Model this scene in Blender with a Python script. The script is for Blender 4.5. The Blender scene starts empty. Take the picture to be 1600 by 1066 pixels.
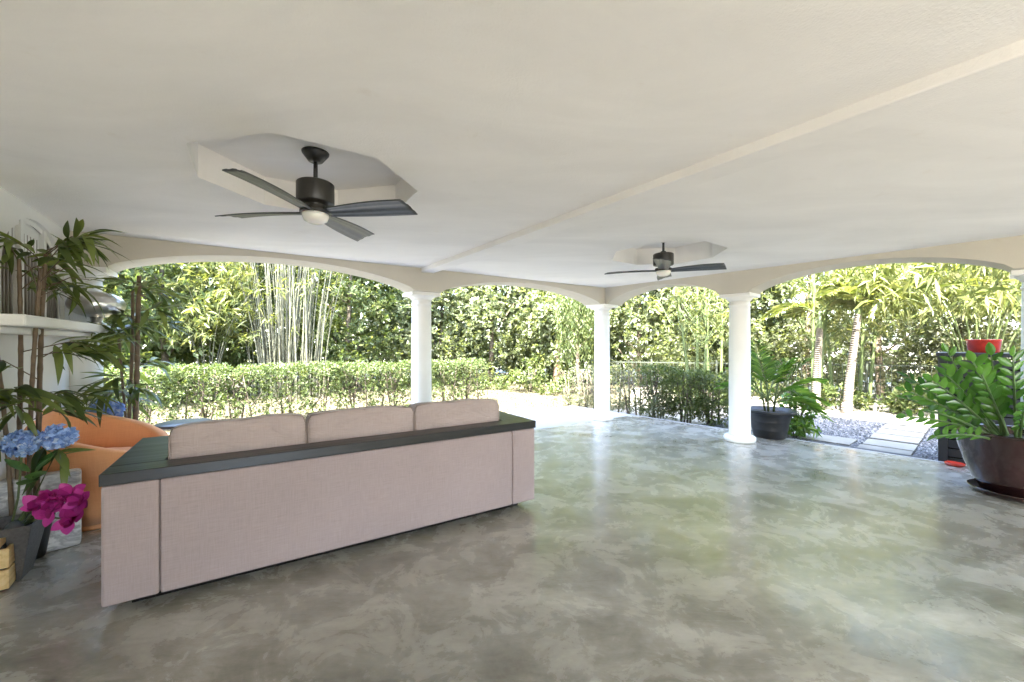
import bpy, bmesh, math, random
import numpy as np
from mathutils import Vector, Matrix, Euler
R = math.radians
random.seed(7); rng = np.random.default_rng(7)
SC = bpy.context.scene
COL = SC.collection

# ------------------------------------------------------------------ camera, sky, sun, exposure
cam = bpy.data.cameras.new('camera'); camo = bpy.data.objects.new('camera', cam); COL.objects.link(camo)
camo.location = (0, 0, 1.48); camo.rotation_euler = (R(90), 0, 0)
cam.sensor_width = 36; cam.lens = 36*635/1600; cam.shift_y = 4/1600; cam.clip_start = 0.05; cam.clip_end = 600
SC.camera = camo
SUN_TO = Vector((-.24, -.475, .848)).normalized()          # direction towards the sun
elev = math.asin(SUN_TO.z); azim = math.atan2(SUN_TO.x, SUN_TO.y) % (2*math.pi)
world = bpy.data.worlds.new('World'); SC.world = world; world.use_nodes = True
wn = world.node_tree.nodes; wl = world.node_tree.links
sky = wn.new('ShaderNodeTexSky'); sky.sky_type = 'NISHITA'; sky.sun_disc = False
sky.sun_elevation = elev; sky.sun_rotation = azim; sky.air_density = 1.0; sky.dust_density = 2.5; sky.ozone_density = 1.0
wl.new(sky.outputs[0], wn['Background'].inputs[0]); wn['Background'].inputs[1].default_value = 0.15
sun = bpy.data.lights.new('sun', 'SUN'); suno = bpy.data.objects.new('sun', sun); COL.objects.link(suno)
sun.energy = 2.8; sun.angle = R(0.53); sun.color = (1, .95, .86)
suno.rotation_euler = (-SUN_TO).to_track_quat('-Z', 'Y').to_euler()
vs = SC.view_settings; vs.view_transform = 'Standard'; vs.look = 'None'; vs.exposure = 4.7; vs.gamma = 1; vs.use_curve_mapping = False
SC.cycles.max_bounces = 12; SC.cycles.diffuse_bounces = 10; SC.cycles.glossy_bounces = 3
SC.cycles.transmission_bounces = 4; SC.cycles.transparent_max_bounces = 4
SC.cycles.sample_clamp_indirect = 6; SC.cycles.use_denoising = True; SC.cycles.caustics_reflective = False; SC.cycles.caustics_refractive = False

# ------------------------------------------------------------------ materials
MATS = {}
class NB:
    def __init__(s, name):
        s.m = bpy.data.materials.new(name); s.m.use_nodes = True; s.n = s.m.node_tree.nodes; s.l = s.m.node_tree.links
        s.p = s.n['Principled BSDF']; MATS[name] = s.m
        s.tc = None
    def node(s, t, **kw):
        n = s.n.new(t)
        for k, v in kw.items(): setattr(n, k, v)
        return n
    def coord(s, scale=(1,1,1), rot=(0,0,0), which='Object'):
        if not s.tc: s.tc = s.node('ShaderNodeTexCoord')
        mp = s.node('ShaderNodeMapping'); mp.inputs['Scale'].default_value = scale; mp.inputs['Rotation'].default_value = rot
        s.l.new(s.tc.outputs[which], mp.inputs[0]); return mp.outputs[0]
    def noise(s, co, scale, detail=5, rough=.55, dist=0.0):
        n = s.node('ShaderNodeTexNoise'); n.inputs['Scale'].default_value = scale; n.inputs['Detail'].default_value = detail
        n.inputs['Roughness'].default_value = rough; n.inputs['Distortion'].default_value = dist
        s.l.new(co, n.inputs['Vector']); return n.outputs['Fac']
    def ramp(s, fac, stops, interp='LINEAR'):
        r = s.node('ShaderNodeValToRGB'); r.color_ramp.interpolation = interp; e = r.color_ramp.elements
        while len(e) < len(stops): e.new(.5)
        for i, (p, c) in enumerate(stops):
            e[i].position = p; e[i].color = (*c, 1) if len(c) == 3 else c
        s.l.new(fac, r.inputs[0]); return r.outputs[0]
    def mix(s, fac, a, b, mode='MIX'):
        m = s.node('ShaderNodeMix'); m.data_type = 'RGBA'; m.blend_type = mode
        for sock, v in ((m.inputs[0], fac), (m.inputs[6], a), (m.inputs[7], b)):
            if isinstance(v, bpy.types.NodeSocket): s.l.new(v, sock)
            elif isinstance(v, (int, float)): sock.default_value = v
            else: sock.default_value = (*v, 1)
        return m.outputs[2]
    def bump(s, h, strength=.3, dist=.01):
        b = s.node('ShaderNodeBump'); b.inputs['Strength'].default_value = strength; b.inputs['Distance'].default_value = dist
        s.l.new(h, b.inputs['Height']); s.l.new(b.outputs[0], s.p.inputs['Normal'])
    def base(s, c):
        if isinstance(c, bpy.types.NodeSocket): s.l.new(c, s.p.inputs['Base Color'])
        else: s.p.inputs['Base Color'].default_value = (*c, 1)
    def rough(s, v):
        if isinstance(v, bpy.types.NodeSocket): s.l.new(v, s.p.inputs['Roughness'])
        else: s.p.inputs['Roughness'].default_value = v

def plain(name, c, rough=.6, var=.12, nscale=6, bump=0, bscale=60, metal=0, coat=0, bdist=.004):
    b = NB(name); co = b.coord()
    f = b.noise(co, nscale, 6)
    lo = tuple(x*(1-var) for x in c); hi = tuple(min(1, x*(1+var)) for x in c)
    b.base(b.ramp(f, [(.3, lo), (.7, hi)])); b.rough(rough); b.p.inputs['Metallic'].default_value = metal
    b.p.inputs['Coat Weight'].default_value = coat; b.p.inputs['Coat Roughness'].default_value = .05
    if bump: b.bump(b.noise(co, bscale, 4), bump, bdist)
    return b.m

def stucco(name, c, var=.06):
    b = NB(name); co = b.coord()
    big = b.noise(b.coord((.55, 1.5, 1), (0, 0, R(35))), 1.3, 6, .6, .6)
    base = b.ramp(big, [(.3, tuple(x*(1-var) for x in c)), (.7, tuple(min(1, x*(1+var*.6)) for x in c))])
    spots = b.ramp(b.noise(co, 5, 8, .7), [(.62, (1, 1, 1)), (.80, (.93, .91, .88))])
    b.base(b.mix(1.0, base, spots, 'MULTIPLY')); b.rough(.85)
    h = b.mix(.5, b.noise(co, 90, 4, .6), b.noise(co, 14, 4, .6))
    b.bump(h, .55, .008); return b.m
stucco('stucco_ceiling', (.85, .832, .81), .07)
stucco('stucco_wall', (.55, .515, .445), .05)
stucco('stucco_white', (.74, .735, .71), .04)
plain('column_white', (.83, .825, .80), .5, .03, 3, .1, 40)
plain('roof_fascia', (.62, .58, .5), .8)

def concrete():
    b = NB('polished_concrete')
    co = b.coord((1, 1, 1)); st = b.coord((1.0, 2.6, 1), (0, 0, R(-38)))
    n1 = b.noise(st, .9, 9, .62, .6); n2 = b.noise(co, 3.0, 12, .70, .5); n3 = b.noise(b.coord((1, 2.6, 1), (0, 0, R(-30))), 6.0, 9, .72, .9)
    f = b.mix(.5, n1, n2)
    c1 = b.ramp(f, [(.33, (.135, .122, .095)), (.45, (.245, .228, .19)), (.56, (.38, .36, .315)), (.70, (.56, .54, .495))])
    c2 = b.ramp(n3, [(.32, (.70, .68, .64)), (.5, (.98, .98, .98)), (.68, (1.18, 1.19, 1.19))])
    c = b.mix(.8, c1, c2, 'MULTIPLY')
    # fine trowel scratches
    sc = b.noise(b.coord((4, 55, 1), (0, 0, R(-32))), 1.6, 5, .7, .4)
    sm = b.ramp(b.noise(co, 1.1, 4), [(.52, (0, 0, 0)), (.62, (1, 1, 1))])
    scr = b.mix(1.0, b.ramp(sc, [(.58, (0, 0, 0)), (.68, (.7, .7, .7))]), sm, 'MULTIPLY')
    c = b.mix(scr, c, (.46, .45, .42))
    b.base(c)
    b.rough(b.ramp(n2, [(.3, (.17,)*3), (.7, (.36,)*3)]))
    b.p.inputs['Specular IOR Level'].default_value = .62
    b.p.inputs['Coat Weight'].default_value = .25; b.p.inputs['Coat Roughness'].default_value = .12
    b.bump(b.mix(.5, n2, sc), .06, .004)
concrete()
def outer_slab():
    b = NB('outer_slab'); co = b.coord()
    b.base(b.ramp(b.noise(co, 1.4, 9, .65), [(.3, (.27, .27, .272)), (.7, (.36, .36, .362))])); b.rough(.6)
    b.bump(b.noise(co, 60, 4), .15, .003)
outer_slab()

def fabric(name, c, c2, scale=420, bump=.35, rough=.9, wrinkle=False):
    b = NB(name); co = b.coord()
    w1 = b.node('ShaderNodeTexWave'); w1.bands_direction = 'X'; w1.inputs['Scale'].default_value = scale*.32; w1.inputs['Distortion'].default_value = 2.0; w1.inputs['Detail'].default_value = 2
    w2 = b.node('ShaderNodeTexWave'); w2.bands_direction = 'Z'; w2.inputs['Scale'].default_value = scale*.32; w2.inputs['Distortion'].default_value = 2.0; w2.inputs['Detail'].default_value = 2
    b.l.new(co, w1.inputs[0]); b.l.new(co, w2.inputs[0])
    slub = b.mix(.5, b.noise(b.coord((9, 9, 190)), 1, 3, .6), b.noise(b.coord((190, 9, 9)), 1, 3, .6))
    big = b.noise(co, 1.5, 4)
    col = b.ramp(slub, [(.36, c2), (.62, c)])
    col = b.mix(.35, col, b.ramp(big, [(.3, tuple(x*.82 for x in c)), (.7, tuple(min(1, x*1.08) for x in c))]))
    b.base(col); b.rough(rough); b.p.inputs['Sheen Weight'].default_value = .12
    b.bump(b.mix(.5, w1.outputs['Fac'], w2.outputs['Fac']), bump, .0012)
    if wrinkle:
        b2 = b.node('ShaderNodeBump'); b2.inputs['Strength'].default_value = .55; b2.inputs['Distance'].default_value = .03
        b.l.new(b.noise(b.coord((3, 3, 7)), 2.2, 3, .5, .8), b2.inputs['Height']); b.l.new(b2.outputs[0], [n for n in b.n if n.bl_idname == 'ShaderNodeBump'][0].inputs['Normal'])
fabric('sofa_fabric', (.365, .29, .288), (.262, .204, .202))
fabric('cushion_fabric', (.44, .355, .335), (.345, .27, .255), 300, .3, wrinkle=True)
plain('piping', (.27, .21, .19), .8)
fabric('orange_fabric', (.86, .41, .19), (.76, .33, .14), 260, .2)
def dark_wood():
    b = NB('dark_wood'); st = b.coord((1.5, 26, 26)); n = b.noise(st, 1.4, 7, .6, .5)
    b.base(b.ramp(n, [(.3, (.006, .0055, .005)), (.7, (.020, .018, .016))]))
    b.rough(b.ramp(n, [(.3, (.28,)*3), (.7, (.42,)*3)])); b.p.inputs['Specular IOR Level'].default_value = .42; b.bump(n, .12, .002)
dark_wood()
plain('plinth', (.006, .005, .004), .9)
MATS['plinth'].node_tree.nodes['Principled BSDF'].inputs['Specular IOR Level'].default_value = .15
plain('fan_dark', (.028, .026, .023), .42, .15, 20)
plain('fan_blade', (.060, .065, .066), .40, .2, 30)
b = NB('lamp_glass'); b.base((.85, .84, .80)); b.rough(.25); b.p.inputs['Subsurface Weight'].default_value = .2
plain('pot_plastic', (.014, .0145, .016), .42, .2, 8, .1, 30)
def glaze():
    b = NB('brown_glaze'); n = b.noise(b.coord((3, 3, 1.0)), 2.2, 7, .6, .5)
    b.base(b.ramp(n, [(.3, (.010, .005, .005)), (.55, (.024, .008, .008)), (.75, (.055, .016, .013))]))
    b.rough(.12); b.p.inputs['Coat Weight'].default_value = .6; b.p.inputs['Coat Roughness'].default_value = .04; b.bump(n, .08, .006)
glaze()
plain('red_glaze', (.55, .045, .025), .15, .25, 9, coat=.5)
plain('soil', (.05, .038, .028), .95, .4, 40, .8, 60, bdist=.02)
plain('cabinet_grey', (.024, .027, .033), .5, .15, 5, .1, 80)
def marble():
    b = NB('marble'); co = b.coord((1, 1, 1.6), (R(20), R(35), 0))
    n = b.noise(co, 3.2, 9, .62, 1.6); v = b.ramp(n, [(.42, (1, 1, 1)), (.495, (.30, .29, .30)), (.53, (.62, .61, .6)), (.60, (1, 1, 1))])
    w = b.ramp(b.noise(co, 1.6, 7, .6, .8), [(.35, (.52, .51, .52)), (.6, (.82, .81, .79))])
    b.base(b.mix(.75, w, v, 'MULTIPLY')); b.rough(.3)
marble()
def pine():
    b = NB('pine_wood'); n = b.noise(b.coord((26, 2.2, 26)), 1.2, 6, .6, .6)
    b.base(b.ramp(n, [(.3, (.52, .33, .13)), (.5, (.68, .47, .21)), (.7, (.76, .57, .30))])); b.rough(.65); b.bump(n, .2, .002)
pine()
plain('wicker', (.085, .078, .075), .55, .3, 60, .6, 120, bdist=.006)
plain('black_bucket', (.018, .018, .02), .45)
def hammered():
    b = NB('hammered_silver'); v = b.node('ShaderNodeTexVoronoi'); v.inputs['Scale'].default_value = 34
    b.l.new(b.coord(), v.inputs['Vector']); b.base((.80, .78, .75)); b.p.inputs['Metallic'].default_value = 1; b.rough(.3)
    b.bump(v.outputs['Distance'], .35, .01)
hammered()
plain('window_brown', (.17, .13, .10), .5, .2)
plain('bar_iron', (.30, .27, .24), .6)
plain('table_grey', (.085, .092, .105), .35, .15, 6)

def leafmat(name, c1, c2, c3=None, rough=.45, trans=.35, tint=(1.25, 1.25, .55), spec=.4):
    b = NB(name); at = b.node('ShaderNodeAttribute'); at.attribute_name = 'tone'
    stops = [(0, c1), (1, c2)] if c3 is None else [(0, c1), (.72, c2), (1, c3)]
    c = b.ramp(at.outputs['Fac'], stops)
    b.base(c); b.rough(rough); b.p.inputs['Specular IOR Level'].default_value = spec
    tr = b.node('ShaderNodeBsdfTranslucent'); b.l.new(b.mix(1.0, c, tint, 'MULTIPLY'), tr.inputs[0])
    ms = b.node('ShaderNodeMixShader'); ms.inputs[0].default_value = trans
    b.l.new(b.p.outputs[0], ms.inputs[1]); b.l.new(tr.outputs[0], ms.inputs[2])
    b.l.new(ms.outputs[0], b.n['Material Output'].inputs[0])
leafmat('leaf_ficus', (.080, .105, .050), (.155, .182, .098), (.240, .260, .165), .36, .5)
leafmat('leaf_dark', (.050, .078, .026), (.110, .142, .052), (.180, .200, .090), .42, .5)
leafmat('leaf_bamboo', (.075, .098, .028), (.150, .172, .058), (.240, .240, .105), .45, .4)
leafmat('leaf_grey', (.090, .108, .064), (.165, .180, .120), (.235, .238, .175), .45, .5)
leafmat('leaf_hedge', (.042, .068, .020), (.092, .128, .042), (.165, .190, .080), .45)
leafmat('leaf_silk', (.035, .060, .018), (.085, .125, .030), (.17, .20, .055), .42, .25)
leafmat('leaf_palm', (.065, .140, .026), (.130, .250, .045), (.24, .34, .08), .35, .4)
leafmat('grass', (.036, .04, .015), (.075, .072, .032), (.12, .105, .058), .7, .3, (1.1, 1.1, .7))
leafmat('petal_blue', (.20, .34, .70), (.40, .56, .88), (.72, .80, .95), .6, .25, (1, 1, 1))
leafmat('petal_magenta', (.24, .010, .12), (.47, .030, .27), (.70, .16, .50), .5, .25, (1, .8, 1))
def single_leaf(name, c1, c2, rough=.3, trans=.2):
    b = NB(name); oi = b.node('ShaderNodeObjectInfo'); c = b.ramp(oi.outputs['Random'], [(0, c1), (1, c2)])
    b.base(c); b.rough(rough); b.p.inputs['Specular IOR Level'].default_value = .5
    tr = b.node('ShaderNodeBsdfTranslucent'); b.l.new(b.mix(1.0, c, (1.3, 1.3, .5), 'MULTIPLY'), tr.inputs[0])
    ms = b.node('ShaderNodeMixShader'); ms.inputs[0].default_value = trans
    b.l.new(b.p.outputs[0], ms.inputs[1]); b.l.new(tr.outputs[0], ms.inputs[2]); b.l.new(ms.outputs[0], b.n['Material Output'].inputs[0])
single_leaf('zz_leaf', (.040, .115, .022), (.115, .255, .045), .18, .25)
single_leaf('silk_leaf', (.045, .072, .022), (.20, .25, .075), .38, .35)
single_leaf('flower_petal', (.30, .012, .16), (.62, .06, .40), .5, .25)
single_leaf('broad_leaf', (.06, .15, .04), (.12, .24, .07), .4, .25)
plain('bark', (.16, .13, .095), .9, .35, 12, .6, 40, bdist=.02)
plain('bark_red', (.24, .15, .10), .9, .35, 12, .6, 40, bdist=.02)
plain('hedge_stem', (.085, .07, .05), .9, .3, 20)
plain('bamboo_culm', (.085, .087, .056), .5, .28, 1.2)
plain('green_stem', (.095, .13, .045), .5, .3, 3)
plain('palm_trunk', (.15, .13, .10), .85, .25, 5, .4, 40, bdist=.01)
plain('silk_cane', (.15, .10, .060), .55, .3, 18)
plain('zz_stalk', (.10, .17, .055), .4, .25, 12)
plain('soil_ground', (.19, .175, .14), .95, .25, 1.5, .6, 25, bdist=.03)
plain('lawn_ground', (.085, .074, .042), .95, .3, 2.2, .6, 40, bdist=.02)
plain('sand', (.27, .25, .21), .95, .14, 2.5, .5, 40, bdist=.02)
plain('gravel_ground', (.055, .058, .064), .95, .3, 40, .8, 60, bdist=.02)
def pebbles():
    b = NB('pebble'); at = b.node('ShaderNodeAttribute'); at.attribute_name = 'tone'
    b.base(b.ramp(at.outputs['Fac'], [(0, (.045, .048, .054)), (.6, (.115, .122, .133)), (1, (.27, .27, .27))])); b.rough(.6)
pebbles()
plain('paver', (.23, .222, .195), .85, .16, 4, .4, 50, bdist=.006)
plain('edging', (.05, .055, .06), .6)
plain('fence_metal', (.045, .055, .04), .5)
plain('bark_litter', (.22, .16, .11), .95, .4, 20)

# ------------------------------------------------------------------ helpers
def mesh_np(name, verts, faces, tone=None, smooth=False):
    me = bpy.data.meshes.new(name); verts = np.asarray(verts, np.float32); faces = np.asarray(faces, np.int32)
    k = faces.shape[1]
    me.vertices.add(len(verts)); me.vertices.foreach_set('co', verts.ravel())
    me.loops.add(faces.size); me.loops.foreach_set('vertex_index', faces.ravel())
    me.polygons.add(len(faces)); me.polygons.foreach_set('loop_start', np.arange(0, faces.size, k, dtype=np.int32))
    me.polygons.foreach_set('loop_total', np.full(len(faces), k, np.int32))
    if smooth: me.polygons.foreach_set('use_smooth', np.ones(len(faces), bool))
    me.update(calc_edges=True)
    if tone is not None:
        a = me.attributes.new('tone', 'FLOAT', 'POINT'); a.data.foreach_set('value', np.asarray(tone, np.float32))
    return me
class MB:
    """collects boxes, tubes, lathes in one mesh"""
    def __init__(s): s.v = []; s.f = []; s.sm = []
    def add(s, vs_, fs_, smooth=False):
        o = len(s.v); s.v += [tuple(p) for p in vs_]; s.f += [tuple(i+o for i in f) for f in fs_]; s.sm += [smooth]*len(fs_); return s
    def box(s, lo, hi, M=None):
        x0, y0, z0 = lo; x1, y1, z1 = hi
        p = [Vector(q) for q in ((x0,y0,z0),(x1,y0,z0),(x1,y1,z0),(x0,y1,z0),(x0,y0,z1),(x1,y0,z1),(x1,y1,z1),(x0,y1,z1))]
        if M: p = [M @ q for q in p]
        return s.add(p, [(3,2,1,0),(4,5,6,7),(0,1,5,4),(1,2,6,5),(2,3,7,6),(3,0,4,7)])
    def tube(s, pts, rad, seg=8, cap=True):
        pts = [Vector(p) for p in pts]; n = len(pts); rad = rad if hasattr(rad, '__len__') else [rad]*n
        vs_ = []; fs_ = []
        for i, p in enumerate(pts):
            d = (pts[min(i+1, n-1)]-pts[max(i-1, 0)]).normalized()
            a = d.cross(Vector((0, 0, 1)) if abs(d.z) < .93 else Vector((1, 0, 0))).normalized(); b_ = d.cross(a)
            for k in range(seg):
                t = 2*math.pi*k/seg; vs_.append(p+(a*math.cos(t)+b_*math.sin(t))*rad[i])
        for i in range(n-1):
            for k in range(seg):
                fs_.append((i*seg+k, i*seg+(k+1) % seg, (i+1)*seg+(k+1) % seg, (i+1)*seg+k))
        if cap: fs_ += [tuple(range(seg-1, -1, -1)), tuple(range((n-1)*seg, n*seg))]
        return s.add(vs_, fs_, True)
    def lathe(s, prof, seg=32, c=(0, 0, 0)):
        vs_ = []; fs_ = []; n = len(prof)
        for r, z in prof:
            for k in range(seg):
                t = 2*math.pi*k/seg; vs_.append((c[0]+r*math.cos(t), c[1]+r*math.sin(t), c[2]+z))
        for i in range(n-1):
            for k in range(seg):
                fs_.append((i*seg+k, i*seg+(k+1) % seg, (i+1)*seg+(k+1) % seg, (i+1)*seg+k))
        if prof[0][0] > 1e-4: fs_.append(tuple(range(seg-1, -1, -1)))
        if prof[-1][0] > 1e-4: fs_.append(tuple(range((n-1)*seg, n*seg)))
        return s.add(vs_, fs_, True)
    def grid(s, P, nu, nv, closed=False, smooth=True):
        fs_ = []
        for i in range(nu-1):
            for j in range(nv if closed else nv-1):
                fs_.append((i*nv+j, i*nv+(j+1) % nv, (i+1)*nv+(j+1) % nv, (i+1)*nv+j))
        return s.add(P, fs_, smooth)
    def mesh(s, name):
        me = bpy.data.meshes.new(name); me.from_pydata(s.v, [], s.f); me.polygons.foreach_set('use_smooth', s.sm); me.update(); return me
    def build(s, name, mat, parent=None, bevel=0, M=None, angle=40):
        return put(name, s.mesh(name), mat, parent, bevel, M, angle)
def put(name, me, mat, parent=None, bevel=0, M=None, angle=40):
    o = bpy.data.objects.new(name, me); COL.objects.link(o)
    if mat and not me.materials: me.materials.append(MATS[mat])
    if parent: o.parent = parent
    if M is not None: o.matrix_local = M
    if bevel:
        m = o.modifiers.new('bevel', 'BEVEL'); m.width = bevel; m.segments = 2; m.limit_method = 'ANGLE'; m.angle_limit = R(angle)
    return o
def tag(o, label=None, cat=None, group=None, kind=None):
    if label: o['label'] = label
    if cat: o['category'] = cat
    if group: o['group'] = group
    if kind: o['kind'] = kind
    return o
def thing(name, label, cat, loc=(0, 0, 0), rotz=0, group=None):
    o = bpy.data.objects.new(name, None); COL.objects.link(o); o.empty_display_size = .1
    o.location = loc; o.rotation_euler = (0, 0, rotz); return tag(o, label, cat, group)
def nrm(a): return a/np.maximum(np.linalg.norm(a, axis=-1, keepdims=True), 1e-9)
def leaves(name, pos, d, up, L, W, fold=.25, droop=0.0):
    """many two-triangle folded leaves in one mesh"""
    n = len(pos); d = nrm(d); side = nrm(np.cross(d, up)); u = np.cross(side, d)
    L = np.broadcast_to(L, n)[:, None]; W = np.broadcast_to(W, n)[:, None]
    V = np.empty((n, 4, 3)); V[:, 0] = pos; V[:, 2] = pos+d*L-np.array([0, 0, 1])*L*droop
    V[:, 1] = pos+d*L*.45+side*W*.5+u*W*fold; V[:, 3] = pos+d*L*.45-side*W*.5+u*W*fold
    i = np.arange(n)[:, None]*4
    F = np.concatenate([i+np.array([[0, 3, 2]]), i+np.array([[0, 2, 1]])], 0)
    return mesh_np(name, V.reshape(-1, 3), F, np.repeat(rng.random(n), 4))
def rosettes(name, cen, axis, per, L, W, spread=.9, jit=.25, droop=.0):
    n = len(cen); cen = np.repeat(cen, per, 0); ax = np.repeat(nrm(axis), per, 0)
    r = nrm(rng.normal(size=(n*per, 3))); r = nrm(r-ax*np.sum(r*ax, 1, keepdims=True))
    d = nrm(ax*(1-spread*rng.random((n*per, 1)))+r*spread+rng.normal(size=(n*per, 3))*jit)
    up = nrm(ax+rng.normal(size=(n*per, 3))*.35)
    s = .65+.7*rng.random(n*per)
    return leaves(name, cen+rng.normal(size=cen.shape)*L*.25, d, up, L*s, W*s, .22, droop)
def lumps(n, lump, cfun, sig):
    """rosette centres gathered in lumps; cfun(k) gives lump centres"""
    c = cfun(lump); w = rng.random(lump)+.35; idx = rng.choice(lump, n, p=w/w.sum())
    p = c[idx]+rng.normal(size=(n, 3))*sig
    return p, nrm(p-c.mean(0)*np.array([1, 1, .8])+np.array([0, 0, .5])+rng.normal(size=(n, 3))*.5)
def column_shell(rx, ry, z0, z1, taper=.25):
    def f(k):
        t = rng.random(k)*2*math.pi; z = z0+(z1-z0)*rng.random(k)**.9; h = (z-z0)/(z1-z0)
        r = np.sqrt(rng.random(k))*.45+.55; r = r*(1-taper*np.clip((h-.55)/.45, 0, 1)**1.5*2.2)
        return np.stack([rx*r*np.cos(t), ry*r*np.sin(t), z], 1)
    return f
ORD = 'first second third fourth fifth sixth seventh eighth ninth tenth eleventh twelfth thirteenth fourteenth fifteenth sixteenth'.split()
def copy_obj(o, parent=None):
    c = o.copy(); COL.objects.link(c)
    if parent: c.parent = parent
    return c

# ------------------------------------------------------------------ layout (metres; camera stands at x=0, y=0)
H = 2.545; ZS = 2.225; CROWN = 2.485; ZT = 2.82
K0 = Vector((-4.188, 3.821)); K2 = Vector((1.775, 7.773)); KE = Vector((5.029, 3.993)); KL = Vector((-3.477, 2.760))
D1 = (K2-K0).normalized(); N1 = Vector((-D1.y, D1.x))
D2 = (KE-K2).normalized(); N2 = Vector((-D2.y, D2.x))
DL = (KL-K0).normalized(); NL = Vector((-DL.y, DL.x))
if N1.y < 0: N1 = -N1
if N2.x < 0: N2 = -N2
if NL.x < 0: NL = -NL
COLS = [Vector(p) for p in ((-4.263, 4.034), (-1.345, 6.036), (1.760, 7.940), (3.468, 6.192), (5.393, 4.122))]
def v3(p, z): return Vector((p[0], p[1], z))
def on2(a, b): return K2+D2*a+N2*b          # a along the right arcade, b outwards
def on1(a, b): return K2-D1*a+N1*b          # a from the corner leftwards along the left arcade

# ------------------------------------------------------------------ ground
def sheet(name, pts, z, mat, kind='structure', th=0):
    m = MB(); n = len(pts)
    if th: m.add([v3(p, z) for p in pts]+[v3(p, z-th) for p in pts], [tuple(range(n))]+[(i, i+n, (i+1) % n+n, (i+1) % n) for i in range(n)])
    else: m.add([v3(p, z) for p in pts], [tuple(range(n))])
    me = m.mesh(name); bm = bmesh.new(); bm.from_mesh(me); bmesh.ops.triangulate(bm, faces=bm.faces[:]); bmesh.ops.recalc_face_normals(bm, faces=bm.faces[:])
    if sum(f.normal.z for f in bm.faces) < 0 and not th: bmesh.ops.reverse_faces(bm, faces=bm.faces[:])
    bm.to_mesh(me); bm.free()
    return tag(put(name, me, mat), kind=kind)
sheet('ground', [(-250, -250), (250, -250), (250, 250), (-250, 250)], -.14, 'soil_ground')
lawn = [on1(-2.2, 1.3), on1(14, 1.3), on1(14, 9), on1(3, 13), on1(-8, 13), on1(-8, 6)]
sheet('lawn', lawn, -.11, 'lawn_ground')
sheet('sand', [on2(-6, 1.0), on2(-6, 12), on2(12, 12), on2(12, 1.0)], -.118, 'sand')
GA, GB = 1.55, 4.3
sheet('gravel_bed', [on2(1.6, .9), on2(1.0, GB-.4), on2(2.2, GB+.6), on2(5.2, GB+.7), on2(9, GB+.4), on2(9, .9)], -.085, 'gravel_ground')
SL1, SL2 = 1.80, 1.03
def cross2(p, d, q, e):
    den = d.x*e.y-d.y*e.x; t = ((q.x-p.x)*e.y-(q.y-p.y)*e.x)/den; return p+d*t
cor = cross2(K2+N1*SL1, D1, K2+N2*SL2, D2)
sheet('outer_terrace', [cor, cor+D2*14, K2+N2*.12+D2*14, cross2(K2+N1*.12, D1, K2+N2*.12, D2), K0+N1*.12-D1*5, cor-D1*14], -.004, 'outer_slab', th=.13)
sheet('patio_floor', [cross2(K2+N1*.125, D1, K2+N2*.95, D2), K2+N2*.95+D2*14, Vector((12, -9)), Vector((-7, -9)), K0+N1*.125-D1*3], .0, 'polished_concrete', th=.12)

# ------------------------------------------------------------------ the house: arcades, ceiling, columns
house = thing('house', 'off-white stucco house with arched patio arcade and flat ceiling', 'building')
def arcade(name, o, d, n, s0, s1, th, spans, off=0):
    ss = sorted(set([s0, s1]+[a+(b-a)*i/40 for a, b in spans for i in range(41)]))
    def zb(s):
        for a, b in spans:
            if a <= s <= b:
                c = (b-a)/2; rise = CROWN-ZS; r = (c*c+rise*rise)/(2*rise); x = s-(a+b)/2
                y = math.sqrt(max(r*r-x*x, 0))-(r-rise)
                e = rise*math.sqrt(max(0, 1-(x/c)**2)); return ZS+.55*y+.45*e
        return ZS
    m = MB(); P = []
    for s in ss:
        z = zb(s)
        for (q, zz) in ((0, z), (0, ZT), (th, ZT), (th, z)):
            P.append(v3(o+d*s+n*q, zz))
    k = len(ss)
    fs = []
    for i in range(k-1):
        for j in range(4): fs.append((i*4+j, (i+1)*4+j, (i+1)*4+(j+1) % 4, i*4+(j+1) % 4))
    fs += [(0, 1, 2, 3), ((k-1)*4+3, (k-1)*4+2, (k-1)*4+1, (k-1)*4)]
    m.add(P, fs); ob = m.build(name, 'stucco_wall', house)
    bm = bmesh.new(); bm.from_mesh(ob.data); bmesh.ops.recalc_face_normals(bm, faces=bm.faces[:]); bm.to_mesh(ob.data); bm.free(); return ob
L1 = (K2-K0).length
t1 = [(c-K0).dot(D1) for c in COLS[:3]]; t2 = [(c-K2).dot(D2) for c in COLS[2:]]
CW = .20
arcade('arcade_wall', K0, D1, N1, -.45, L1+.43, .42, [(t1[0]+CW, t1[1]-CW), (t1[1]+CW, t1[2]-CW)])
arcade('arcade_wall', K2, D2, N2, .003, 16, .46, [(t2[0]+CW, t2[1]-CW), (t2[1]+CW, t2[2]-CW), (t2[2]+CW, t2[2]+3.0), (t2[2]+3.4, t2[2]+6.4)])
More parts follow.
